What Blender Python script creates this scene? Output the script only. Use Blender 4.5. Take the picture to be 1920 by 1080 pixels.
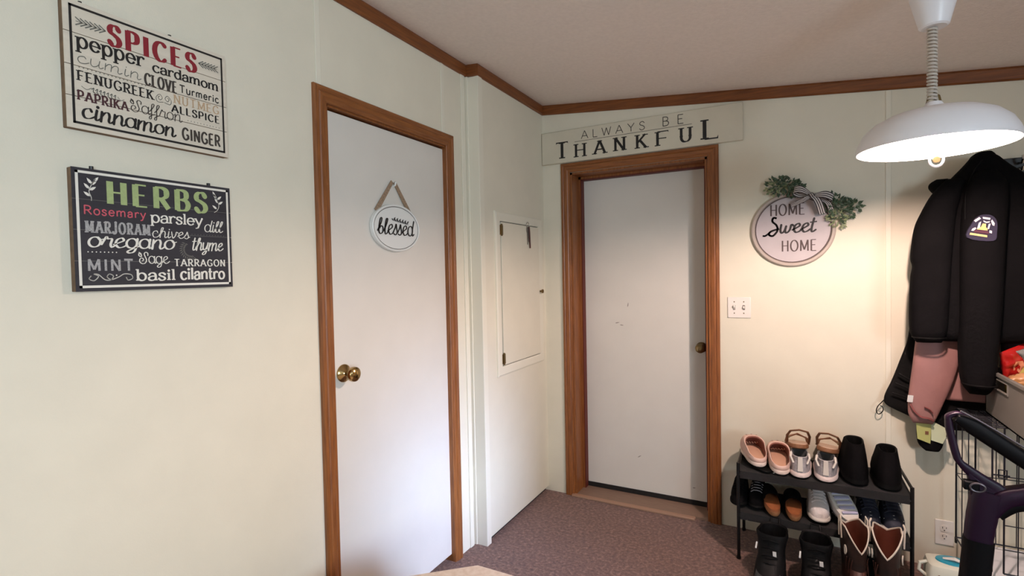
import bpy, bmesh, math, random
from mathutils import Vector, Matrix, noise

random.seed(7)
for o in list(bpy.data.objects):
    bpy.data.objects.remove(o)
SC = bpy.context.scene
COL = SC.collection
PI = math.pi

# ------------------------------------------------------------------ camera
cam_d = bpy.data.cameras.new('camera')
cam = bpy.data.objects.new('camera', cam_d)
COL.objects.link(cam)
cam_d.sensor_width = 36.0
cam_d.lens = 36.0 * 969.3 / 1920.0
cam_d.clip_start = 0.02
PITCH, YAW, ROLL = math.radians(-1.606), math.radians(-28.42), math.radians(-1.148)
fw = Vector((math.sin(YAW) * math.cos(PITCH), math.cos(YAW) * math.cos(PITCH), math.sin(PITCH)))
rt = Vector((math.cos(YAW), -math.sin(YAW), 0))
up = rt.cross(fw)
rx = math.cos(ROLL) * rt + math.sin(ROLL) * up
uy = -math.sin(ROLL) * rt + math.cos(ROLL) * up
cm = Matrix((rx, uy, -fw)).transposed().to_4x4()
cm.translation = Vector((1.4329, -2.9595, 1.3797))
cam.matrix_world = cm
SC.camera = cam

# ------------------------------------------------------------------ world, daylight, exposure
W = bpy.data.worlds.new('world')
SC.world = W
W.use_nodes = True
W.node_tree.nodes['Background'].inputs[0].default_value = (1.0, 0.92, 0.88, 1)
W.node_tree.nodes['Background'].inputs[1].default_value = 0.12


def area(name, loc, target, sx, sy, power, color, spread=180):
    l = bpy.data.lights.new(name, 'AREA')
    l.shape = 'RECTANGLE'
    l.size, l.size_y = sx, sy
    l.energy = power
    l.color = color
    l.spread = math.radians(spread)
    o = bpy.data.objects.new(name, l)
    COL.objects.link(o)
    o.location = loc
    d = Vector(target) - Vector(loc)
    o.rotation_euler = d.to_track_quat('-Z', 'Y').to_euler()
    return o


# daylight through the side window (out of frame), plus an added low blue beam
area('daylight_side', (4.06, -4.5, 1.45), (0.0, -2.6, 1.3), 1.5, 1.0, 76, (0.716, 0.870, 1.0), 130)
area('added_blue_beam', (4.06, -2.25, 1.5), (0.0, -0.95, 0.2), 0.55, 0.85, 5.5, (0.52, 0.66, 1.0), 20)
BULB_STRENGTH = 2300.0

SC.view_settings.view_transform = 'Standard'
SC.view_settings.look = 'None'
SC.view_settings.gamma = 1.0
SC.view_settings.use_curve_mapping = False
SC.view_settings.exposure = 0.0
SC.cycles.max_bounces = 8
SC.cycles.diffuse_bounces = 5
SC.cycles.sample_clamp_indirect = 6.0


# ------------------------------------------------------------------ materials
def srgb(r, g, b):
    def f(c):
        c /= 255.0
        return c / 12.92 if c <= 0.04045 else ((c + 0.055) / 1.055) ** 2.4
    return (f(r), f(g), f(b), 1)


def mat(name, col, rough=0.6, metal=0.0, var=0.0, vscale=20.0, bump=0.0, bscale=200.0, stretch=(1, 1, 1),
        emit=0.0, emit_col=None, trans=0.0, alpha=1.0, spec=0.5, sheen=0.0, coat=0.0, col2=None, detail=4.0):
    m = bpy.data.materials.new(name)
    m.use_nodes = True
    nt = m.node_tree
    b = nt.nodes['Principled BSDF']
    b.inputs['Base Color'].default_value = col
    b.inputs['Roughness'].default_value = rough
    b.inputs['Metallic'].default_value = metal
    b.inputs['Specular IOR Level'].default_value = spec
    b.inputs['Transmission Weight'].default_value = trans
    b.inputs['Alpha'].default_value = alpha
    b.inputs['Sheen Weight'].default_value = sheen
    b.inputs['Coat Weight'].default_value = coat
    if emit:
        b.inputs['Emission Color'].default_value = emit_col or col
        b.inputs['Emission Strength'].default_value = emit
    tc = nt.nodes.new('ShaderNodeTexCoord')
    mp = nt.nodes.new('ShaderNodeMapping')
    mp.inputs['Scale'].default_value = stretch
    nt.links.new(tc.outputs['Object'], mp.inputs['Vector'])
    if var or col2:
        n = nt.nodes.new('ShaderNodeTexNoise')
        n.inputs['Scale'].default_value = vscale
        n.inputs['Detail'].default_value = detail
        nt.links.new(mp.outputs[0], n.inputs['Vector'])
        r = nt.nodes.new('ShaderNodeValToRGB')
        r.color_ramp.elements[0].position = 0.32
        r.color_ramp.elements[1].position = 0.68
        if col2:
            r.color_ramp.elements[0].color = col2
            r.color_ramp.elements[1].color = col
        else:
            r.color_ramp.elements[0].color = [c * (1 - var) for c in col[:3]] + [1]
            r.color_ramp.elements[1].color = [min(1, c * (1 + var)) for c in col[:3]] + [1]
        nt.links.new(n.outputs['Fac'], r.inputs[0])
        nt.links.new(r.outputs[0], b.inputs['Base Color'])
    if bump:
        n2 = nt.nodes.new('ShaderNodeTexNoise')
        n2.inputs['Scale'].default_value = bscale
        n2.inputs['Detail'].default_value = 3.0
        nt.links.new(mp.outputs[0], n2.inputs['Vector'])
        bp = nt.nodes.new('ShaderNodeBump')
        bp.inputs['Strength'].default_value = bump
        bp.inputs['Distance'].default_value = 0.01
        nt.links.new(n2.outputs['Fac'], bp.inputs['Height'])
        nt.links.new(bp.outputs[0], b.inputs['Normal'])
    return m


M = {}
M['wall'] = mat('wall_vinyl', srgb(221, 215, 196), 0.62, bump=0.06, bscale=260, var=0.02, vscale=8)
M['white_trim'] = mat('white_trim', srgb(226, 221, 203), 0.5)
M['ceiling'] = mat('ceiling_paint', srgb(240, 232, 226), 0.85, bump=0.25, bscale=140, var=0.03, vscale=60)
M['door'] = mat('door_paint', srgb(215, 211, 202), 0.48, bump=0.03, bscale=120, var=0.02, vscale=6)
M['oak'] = mat('oak_casing', srgb(146, 89, 43), 0.42, col2=srgb(116, 66, 30), vscale=14, stretch=(9, 9, 0.6), bump=0.05, bscale=40)
M['oak_y'] = mat('oak_crown_left', srgb(132, 76, 34), 0.45, col2=srgb(106, 58, 25), vscale=14, stretch=(9, 0.6, 9))
M['oak_x'] = mat('oak_crown_back', srgb(132, 76, 34), 0.45, col2=srgb(106, 58, 25), vscale=14, stretch=(0.6, 9, 9))
M['oak_hy'] = mat('oak_head_left', srgb(146, 89, 43), 0.42, col2=srgb(116, 66, 30), vscale=14, stretch=(9, 0.6, 9), bump=0.05, bscale=40)
M['oak_hx'] = mat('oak_head_back', srgb(146, 89, 43), 0.42, col2=srgb(116, 66, 30), vscale=14, stretch=(0.6, 9, 9), bump=0.05, bscale=40)
M['redseal'] = mat('weather_seal', srgb(92, 30, 18), 0.6)
M['gap'] = mat('dark_gap', srgb(20, 16, 14), 0.9)
M['brass'] = mat('polished_brass', srgb(176, 148, 98), 0.18, metal=1.0)
M['old_brass'] = mat('aged_brass', srgb(132, 112, 78), 0.32, metal=1.0)
M['chrome'] = mat('bright_metal', srgb(205, 205, 205), 0.2, metal=1.0)
M['plate'] = mat('white_plastic', srgb(228, 222, 214), 0.35)
M['slot'] = mat('socket_slot', srgb(44, 38, 36), 0.6)
M['black'] = mat('black_paint', srgb(14, 13, 14), 0.45)
M['black_gloss'] = mat('black_metal', srgb(12, 12, 14), 0.3)


def carpet():
    m = bpy.data.materials.new('carpet_brown')
    m.use_nodes = True
    nt = m.node_tree
    b = nt.nodes['Principled BSDF']
    b.inputs['Roughness'].default_value = 0.95
    b.inputs['Sheen Weight'].default_value = 0.2
    tc = nt.nodes.new('ShaderNodeTexCoord')
    n1 = nt.nodes.new('ShaderNodeTexNoise')
    n1.inputs['Scale'].default_value = 62
    n1.inputs['Detail'].default_value = 5
    n1.inputs['Roughness'].default_value = 0.75
    n2 = nt.nodes.new('ShaderNodeTexNoise')
    n2.inputs['Scale'].default_value = 9
    r = nt.nodes.new('ShaderNodeValToRGB')
    e = r.color_ramp.elements
    e[0].position, e[0].color = 0.30, srgb(66, 44, 40)
    e[1].position, e[1].color = 0.76, srgb(176, 142, 128)
    k = e.new(0.52)
    k.color = srgb(120, 88, 78)
    mx = nt.nodes.new('ShaderNodeMixRGB')
    mx.blend_type = 'MULTIPLY'
    mx.inputs[0].default_value = 0.22
    for n in (n1, n2):
        nt.links.new(tc.outputs['Object'], n.inputs['Vector'])
    nt.links.new(n1.outputs['Fac'], r.inputs[0])
    nt.links.new(r.outputs[0], mx.inputs[1])
    nt.links.new(n2.outputs['Fac'], mx.inputs[2])
    nt.links.new(mx.outputs[0], b.inputs['Base Color'])
    bp = nt.nodes.new('ShaderNodeBump')
    bp.inputs['Strength'].default_value = 0.5
    bp.inputs['Distance'].default_value = 0.012
    nt.links.new(n1.outputs['Fac'], bp.inputs['Height'])
    nt.links.new(bp.outputs[0], b.inputs['Normal'])
    return m


M['carpet'] = carpet()


# ------------------------------------------------------------------ mesh helpers
class MB:
    def __init__(s):
        s.v, s.f = [], []

    def quad(s, a, b, c, d):
        n = len(s.v)
        s.v += [Vector(p) for p in (a, b, c, d)]
        s.f.append((n, n + 1, n + 2, n + 3))
        return s

    def poly(s, pts):
        n = len(s.v)
        s.v += [Vector(p) for p in pts]
        s.f.append(tuple(range(n, n + len(pts))))
        return s

    def box(s, x0, y0, z0, x1, y1, z1, mtx=None):
        n = len(s.v)
        P = [(x0, y0, z0), (x1, y0, z0), (x1, y1, z0), (x0, y1, z0), (x0, y0, z1), (x1, y0, z1), (x1, y1, z1), (x0, y1, z1)]
        s.v += [(mtx @ Vector(p)) if mtx else Vector(p) for p in P]
        for q in ((0, 3, 2, 1), (4, 5, 6, 7), (0, 1, 5, 4), (1, 2, 6, 5), (2, 3, 7, 6), (3, 0, 4, 7)):
            s.f.append(tuple(n + i for i in q))
        return s

    def loft(s, rings, cap0=True, cap1=True, closed=True):
        n0 = len(s.v)
        m = len(rings[0])
        for r in rings:
            s.v += [Vector(p) for p in r]
        for i in range(len(rings) - 1):
            for k in range(m if closed else m - 1):
                a = n0 + i * m + k
                b = n0 + i * m + (k + 1) % m
                s.f.append((a, b, b + m, a + m))
        if cap0:
            s.f.append(tuple(n0 + k for k in range(m))[::-1])
        if cap1:
            s.f.append(tuple(n0 + (len(rings) - 1) * m + k for k in range(m)))
        return s

    def tube(s, path, r, n=8, closed=False, flat=1.0):
        pts = [Vector(p) for p in path]
        L = len(pts)
        rings = []
        prev = None
        for i, p in enumerate(pts):
            if closed:
                t = pts[(i + 1) % L] - pts[i - 1]
            else:
                t = pts[min(i + 1, L - 1)] - pts[max(i - 1, 0)]
            if t.length < 1e-9:
                t = Vector((0, 0, 1))
            t.normalize()
            if prev is None:
                a = Vector((0, 0, 1)) if abs(t.z) < 0.9 else Vector((1, 0, 0))
                u = t.cross(a).normalized()
            else:
                u = prev - t * prev.dot(t)
                u = u.normalized() if u.length > 1e-6 else t.orthogonal().normalized()
            prev = u
            w = t.cross(u)
            rr = r[i] if isinstance(r, (list, tuple)) else r
            rings.append([p + (u * math.cos(2 * PI * k / n) + w * math.sin(2 * PI * k / n) * flat) * rr for k in range(n)])
        if closed:
            rings.append(rings[0])
        return s.loft(rings, not closed, not closed)

    def lathe(s, prof, mtx=None, n=32, cap0=True, cap1=True):
        rings = []
        for r, z in prof:
            ring = [Vector((r * math.cos(2 * PI * k / n), r * math.sin(2 * PI * k / n), z)) for k in range(n)]
            rings.append([mtx @ p for p in ring] if mtx else ring)
        return s.loft(rings, cap0, cap1)

    def disc_prism(s, outline, d0, d1, P):
        """outline of (u,v) extruded from depth d0 to d1 with P(u,v,d)."""
        return s.loft([[P(u, v, d0) for u, v in outline], [P(u, v, d1) for u, v in outline]])

    def sweep(s, path, prof, frames, closed=False):
        """prof (a,b) list; frames per path point give vectors A,B."""
        rings = []
        for p, (A, B) in zip(path, frames):
            rings.append([Vector(p) + A * a + B * b for a, b in prof])
        return s.loft(rings, True, True)

    def build(s, name, m, parent=None, world=False, smooth=True, angle=35, bevel=0.0, sub=0):
        me = bpy.data.meshes.new(name)
        off = parent.location.copy() if (world and parent) else Vector((0, 0, 0))
        me.from_pydata([tuple(p - off) for p in s.v], [], s.f)
        bm = bmesh.new()
        bm.from_mesh(me)
        bmesh.ops.remove_doubles(bm, verts=bm.verts, dist=1e-6)
        bmesh.ops.recalc_face_normals(bm, faces=bm.faces)
        bm.to_mesh(me)
        bm.free()
        me.materials.append(M[m] if isinstance(m, str) else m)
        if smooth:
            for p in me.polygons:
                p.use_smooth = True
            me.set_sharp_from_angle(angle=math.radians(angle))
        o = bpy.data.objects.new(name, me)
        COL.objects.link(o)
        if parent:
            o.parent = parent
        if bevel:
            b = o.modifiers.new('bevel', 'BEVEL')
            b.width = bevel
            b.segments = 2
            b.limit_method = 'ANGLE'
        if sub:
            q = o.modifiers.new('sub', 'SUBSURF')
            q.levels = q.render_levels = sub
        return o


def thing(name, label, cat, loc=(0, 0, 0), rot=(0, 0, 0), group=None):
    o = bpy.data.objects.new(name, None)
    o.empty_display_size = 0.05
    COL.objects.link(o)
    o.location = loc
    o.rotation_euler = rot
    o['label'], o['category'] = label, cat
    if group:
        o['group'] = group
    return o


def tag(o, label, cat, group=None):
    o['label'], o['category'] = label, cat
    if group:
        o['group'] = group
    return o


def struct(o):
    o['kind'] = 'structure'
    return o


def sthing(name, loc=(0, 0, 0)):
    o = bpy.data.objects.new(name, None)
    COL.objects.link(o)
    o.location = loc
    return struct(o)


def catmull(pts, n=6, closed=False):
    pts = [tuple(p) for p in pts]
    out = []
    L = len(pts)
    rng = L if closed else L - 1
    for i in range(rng):
        p0 = pts[(i - 1) % L] if (closed or i > 0) else pts[i]
        p1, p2 = pts[i], pts[(i + 1) % L]
        p3 = pts[(i + 2) % L] if (closed or i + 2 < L) else p2
        for k in range(n):
            t = k / n
            out.append(tuple(0.5 * ((2 * b) + (-a + c) * t + (2 * a - 5 * b + 4 * c - d) * t * t + (-a + 3 * b - 3 * c + d) * t ** 3)
                             for a, b, c, d in zip(p0, p1, p2, p3)))
    if not closed:
        out.append(pts[-1])
    return out


# ------------------------------------------------------------------ lettering (drawn strokes)
def arc(cx, cy, rx_, ry_, a0, a1, n=None):
    n = n or max(6, int(abs(a1 - a0) / 18))
    return [(cx + rx_ * math.cos(math.radians(a0 + (a1 - a0) * k / n)), cy + ry_ * math.sin(math.radians(a0 + (a1 - a0) * k / n))) for k in range(n + 1)]


def L_(*p):
    return ('l', list(p))


def S_(*p):
    return ('s', list(p))


def A_(*a):
    return ('c', arc(*a))


X = 0.66
GLYPH = {
    'A': (0.78, [L_((0, 0), (0.39, 1)), L_((0.39, 1), (0.78, 0)), L_((0.14, 0.34), (0.64, 0.34))]),
    'B': (0.62, [L_((0.06, 0), (0.06, 1)), S_((0.06, 1), (0.34, 0.99), (0.5, 0.88), (0.5, 0.66), (0.34, 0.54), (0.06, 0.53)),
                 S_((0.3, 0.53), (0.5, 0.47), (0.6, 0.28), (0.5, 0.06), (0.3, 0.0), (0.06, 0.0))]),
    'C': (0.72, [A_(0.4, 0.5, 0.36, 0.5, 48, 312)]),
    'E': (0.56, [L_((0.06, 0), (0.06, 1)), ('h', [(0.06, 1), (0.54, 1)]), ('h', [(0.06, 0.53), (0.46, 0.53)]), ('h', [(0.06, 0), (0.56, 0)])]),
    'F': (0.54, [L_((0.06, 0), (0.06, 1)), ('h', [(0.06, 1), (0.54, 1)]), ('h', [(0.06, 0.52), (0.45, 0.52)])]),
    'G': (0.76, [A_(0.4, 0.5, 0.36, 0.5, 48, 318), L_((0.7, 0.42), (0.7, 0.08)), ('h', [(0.46, 0.42), (0.74, 0.42)])]),
    'H': (0.72, [L_((0.08, 0), (0.08, 1)), L_((0.64, 0), (0.64, 1)), ('h', [(0.08, 0.52), (0.64, 0.52)])]),
    'I': (0.2, [L_((0.1, 0), (0.1, 1))]),
    'J': (0.45, [S_((0.36, 1), (0.36, 0.25), (0.28, 0.03), (0.12, 0.0), (0.02, 0.12))]),
    'K': (0.68, [L_((0.08, 0), (0.08, 1)), L_((0.6, 1), (0.1, 0.42)), L_((0.26, 0.58), (0.66, 0))]),
    'L': (0.54, [L_((0.07, 0), (0.07, 1)), ('h', [(0.07, 0), (0.54, 0)])]),
    'M': (0.9, [L_((0.08, 0), (0.1, 1)), L_((0.1, 1), (0.45, 0.12)), L_((0.45, 0.12), (0.8, 1)), L_((0.8, 1), (0.82, 0))]),
    'N': (0.72, [L_((0.08, 0), (0.08, 1)), L_((0.08, 1), (0.64, 0)), L_((0.64, 0), (0.64, 1))]),
    'O': (0.8, [A_(0.4, 0.5, 0.37, 0.5, 0, 360)]),
    'P': (0.6, [L_((0.07, 0), (0.07, 1)), S_((0.07, 1), (0.36, 0.99), (0.55, 0.87), (0.55, 0.58), (0.36, 0.45), (0.07, 0.44))]),
    'R': (0.66, [L_((0.07, 0), (0.07, 1)), S_((0.07, 1), (0.36, 0.99), (0.54, 0.87), (0.54, 0.62), (0.36, 0.5), (0.07, 0.49)), L_((0.3, 0.49), (0.64, 0))]),
    'S': (0.58, [S_((0.52, 0.83), (0.4, 0.98), (0.2, 0.98), (0.07, 0.83), (0.1, 0.64), (0.3, 0.53), (0.48, 0.4), (0.54, 0.2), (0.42, 0.03), (0.2, 0.0), (0.04, 0.16))]),
    'T': (0.68, [L_((0.34, 0), (0.34, 1)), ('h', [(0.0, 1), (0.68, 1)])]),
    'U': (0.72, [L_((0.09, 1), (0.09, 0.4)), S_((0.09, 0.4), (0.11, 0.18), (0.24, 0.02), (0.46, 0.02), (0.6, 0.18), (0.62, 0.4)), L_((0.62, 0.4), (0.62, 1))]),
    'V': (0.74, [L_((0, 1), (0.37, 0)), L_((0.37, 0), (0.74, 1))]),
    'W': (1.0, [L_((0, 1), (0.25, 0)), L_((0.25, 0), (0.5, 0.95)), L_((0.5, 0.95), (0.75, 0)), L_((0.75, 0), (1.0, 1))]),
    'Y': (0.7, [L_((0, 1), (0.35, 0.48)), L_((0.7, 1), (0.35, 0.48)), L_((0.35, 0.48), (0.35, 0))]),
    'a': (0.52, [S_((0.06, 0.5), (0.16, 0.64), (0.33, 0.65), (0.42, 0.52), (0.43, 0.38)), L_((0.43, 0.42), (0.43, 0.0)),
                 S_((0.43, 0.38), (0.2, 0.36), (0.05, 0.24), (0.07, 0.06), (0.22, 0.0), (0.36, 0.06), (0.43, 0.16))]),
    'b': (0.56, [L_((0.07, 0), (0.07, 1)), A_(0.29, 0.33, 0.22, 0.33, 180, -180)]),
    'c': (0.5, [A_(0.28, 0.33, 0.24, 0.33, 48, 315)]),
    'd': (0.56, [L_((0.48, 0), (0.48, 1)), A_(0.26, 0.33, 0.22, 0.33, 0, 360)]),
    'e': (0.54, [('h', [(0.05, 0.35), (0.49, 0.35)]), A_(0.27, 0.33, 0.23, 0.33, 5, 318)]),
    'f': (0.34, [S_((0.36, 0.9), (0.28, 1.0), (0.18, 0.98), (0.14, 0.84), (0.14, 0.6)), L_((0.14, 0.66), (0.14, 0)), ('h', [(0.0, 0.64), (0.3, 0.64)])]),
    'g': (0.56, [A_(0.26, 0.33, 0.22, 0.33, 0, 360), S_((0.48, 0.66), (0.48, 0.0), (0.44, -0.2), (0.28, -0.3), (0.08, -0.22))]),
    'h': (0.56, [L_((0.07, 0), (0.07, 1)), S_((0.07, 0.42), (0.18, 0.62), (0.34, 0.66), (0.46, 0.56), (0.48, 0.4)), L_((0.48, 0.42), (0.48, 0))]),
    'i': (0.2, [L_((0.1, 0), (0.1, X)), ('d', [(0.1, 0.86)])]),
    'l': (0.2, [L_((0.1, 0), (0.1, 1))]),
    'm': (0.88, [L_((0.07, 0), (0.07, X)), S_((0.07, 0.44), (0.16, 0.61), (0.3, 0.66), (0.4, 0.57), (0.42, 0.4)), L_((0.42, 0.42), (0.42, 0)),
                 S_((0.42, 0.44), (0.52, 0.61), (0.66, 0.66), (0.76, 0.57), (0.78, 0.4)), L_((0.78, 0.42), (0.78, 0))]),
    'n': (0.56, [L_((0.07, 0), (0.07, X)), S_((0.07, 0.42), (0.18, 0.61), (0.34, 0.66), (0.46, 0.56), (0.48, 0.4)), L_((0.48, 0.42), (0.48, 0))]),
    'o': (0.56, [A_(0.28, 0.33, 0.24, 0.33, 0, 360)]),
    'p': (0.56, [L_((0.07, -0.32), (0.07, X)), A_(0.29, 0.33, 0.22, 0.33, 180, -180)]),
    'r': (0.4, [L_((0.07, 0), (0.07, X)), S_((0.07, 0.4), (0.15, 0.58), (0.27, 0.66), (0.38, 0.6))]),
    's': (0.44, [S_((0.38, 0.54), (0.28, 0.65), (0.13, 0.64), (0.06, 0.51), (0.14, 0.39), (0.32, 0.28), (0.38, 0.14), (0.28, 0.01), (0.12, 0.01), (0.03, 0.13))]),
    't': (0.36, [S_((0.15, 0.88), (0.15, 0.2), (0.2, 0.03), (0.34, 0.06)), ('h', [(0.0, 0.64), (0.34, 0.64)])]),
    'u': (0.56, [S_((0.07, 0.66), (0.07, 0.24), (0.14, 0.03), (0.3, 0.0), (0.42, 0.1), (0.48, 0.26)), L_((0.48, 0.66), (0.48, 0))]),
    'v': (0.52, [L_((0.02, X), (0.26, 0)), L_((0.26, 0), (0.5, X))]),
    'w': (0.76, [L_((0.02, X), (0.2, 0)), L_((0.2, 0), (0.38, 0.6)), L_((0.38, 0.6), (0.56, 0)), L_((0.56, 0), (0.74, X))]),
    'y': (0.52, [L_((0.02, X), (0.27, 0.02)), S_((0.5, X), (0.27, 0.02), (0.18, -0.22), (0.04, -0.28))]),
    ' ': (0.35, []),
}
# rounder joined forms used for the script words
SCRIPT = {
    'a': (0.5, [A_(0.24, 0.33, 0.2, 0.33, 20, 380), S_((0.44, 0.64), (0.43, 0.2), (0.48, 0.02), (0.58, 0.12))]),
    'b': (0.46, [S_((0.0, 0.2), (0.22, 0.7), (0.26, 0.98), (0.16, 0.98), (0.1, 0.6), (0.1, 0.16), (0.22, 0.0), (0.38, 0.12), (0.38, 0.4), (0.24, 0.5), (0.14, 0.36))]),
    'd': (0.5, [A_(0.24, 0.33, 0.2, 0.33, 20, 380), S_((0.5, 1.0), (0.44, 0.5), (0.43, 0.15), (0.48, 0.01), (0.58, 0.12))]),
    'e': (0.44, [S_((0.0, 0.2), (0.2, 0.34), (0.36, 0.5), (0.28, 0.66), (0.12, 0.54), (0.08, 0.25), (0.2, 0.02), (0.36, 0.05), (0.5, 0.2))]),
    'f': (0.32, [S_((0.0, 0.3), (0.2, 0.66), (0.28, 0.94), (0.2, 1.0), (0.13, 0.8), (0.13, -0.1), (0.1, -0.32), (0.0, -0.3), (0.06, -0.08), (0.34, 0.14))]),
    'h': (0.5, [S_((0.0, 0.2), (0.2, 0.7), (0.24, 0.97), (0.15, 0.97), (0.1, 0.6), (0.08, 0.0)), S_((0.09, 0.3), (0.2, 0.58), (0.34, 0.64), (0.4, 0.45), (0.39, 0.12), (0.46, 0.01), (0.56, 0.12))]),
    'i': (0.24, [S_((0.12, 0.64), (0.1, 0.15), (0.16, 0.0), (0.28, 0.14)), ('d', [(0.14, 0.86)])]),
    'l': (0.28, [S_((0.0, 0.2), (0.18, 0.66), (0.24, 0.96), (0.15, 0.98), (0.09, 0.6), (0.09, 0.15), (0.17, 0.0), (0.32, 0.14))]),
    'm': (0.78, [S_((0.08, 0.62), (0.07, 0.0)), S_((0.07, 0.3), (0.2, 0.6), (0.32, 0.62), (0.34, 0.4), (0.33, 0.0)), S_((0.33, 0.3), (0.46, 0.6), (0.6, 0.62), (0.64, 0.4), (0.63, 0.12), (0.7, 0.0), (0.82, 0.14))]),
    'n': (0.52, [S_((0.08, 0.62), (0.07, 0.0)), S_((0.07, 0.3), (0.2, 0.6), (0.33, 0.63), (0.39, 0.42), (0.38, 0.12), (0.45, 0.0), (0.56, 0.14))]),
    'o': (0.5, [A_(0.25, 0.33, 0.2, 0.33, 60, 420), S_((0.35, 0.62), (0.42, 0.5), (0.54, 0.54))]),
    'r': (0.42, [S_((0.0, 0.2), (0.1, 0.6), (0.14, 0.7), (0.2, 0.58), (0.34, 0.56), (0.32, 0.2), (0.38, 0.02), (0.48, 0.14))]),
    's': (0.36, [S_((0.0, 0.15), (0.14, 0.45), (0.2, 0.7), (0.26, 0.44), (0.32, 0.18), (0.22, 0.0), (0.06, 0.06)), S_((0.3, 0.1), (0.42, 0.2))]),
    'u': (0.54, [S_((0.07, 0.64), (0.07, 0.2), (0.16, 0.0), (0.3, 0.08), (0.4, 0.3)), S_((0.43, 0.64), (0.41, 0.15), (0.48, 0.0), (0.6, 0.14))]),
    'v': (0.46, [S_((0.05, 0.62), (0.12, 0.2), (0.2, 0.0), (0.34, 0.3), (0.38, 0.62), (0.5, 0.55))]),
    'w': (0.7, [S_((0.05, 0.62), (0.06, 0.2), (0.16, 0.0), (0.28, 0.16), (0.33, 0.5)), S_((0.33, 0.5), (0.32, 0.16), (0.42, 0.0), (0.56, 0.2), (0.6, 0.6), (0.72, 0.52))]),
    'y': (0.5, [S_((0.06, 0.62), (0.08, 0.24), (0.18, 0.06), (0.32, 0.16), (0.4, 0.4)), S_((0.43, 0.64), (0.4, 0.0), (0.32, -0.28), (0.16, -0.34), (0.14, -0.2), (0.5, 0.14))]),
    'g': (0.5, [A_(0.24, 0.33, 0.2, 0.33, 20, 380), S_((0.44, 0.64), (0.42, 0.0), (0.34, -0.28), (0.18, -0.34), (0.14, -0.2), (0.54, 0.14))]),
    'c': (0.44, [S_((0.36, 0.5), (0.28, 0.65), (0.1, 0.55), (0.05, 0.28), (0.14, 0.03), (0.32, 0.03), (0.5, 0.2))]),
    't': (0.34, [S_((0.16, 0.98), (0.13, 0.4), (0.14, 0.1), (0.22, 0.0), (0.36, 0.14)), ('h', [(-0.02, 0.7), (0.34, 0.74)])]),
    'S': (0.62, [S_((0.14, 0.78), (0.02, 0.9), (0.0, 0.7), (0.16, 0.6), (0.14, 0.86), (0.02, 0.98)),
                 S_((0.6, 0.72), (0.6, 0.92), (0.46, 1.0), (0.36, 0.86), (0.42, 0.6), (0.5, 0.3), (0.4, 0.03), (0.2, -0.02), (0.04, 0.16), (0.08, 0.42), (0.24, 0.46), (0.3, 0.3), (0.2, 0.22))]),
}


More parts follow.
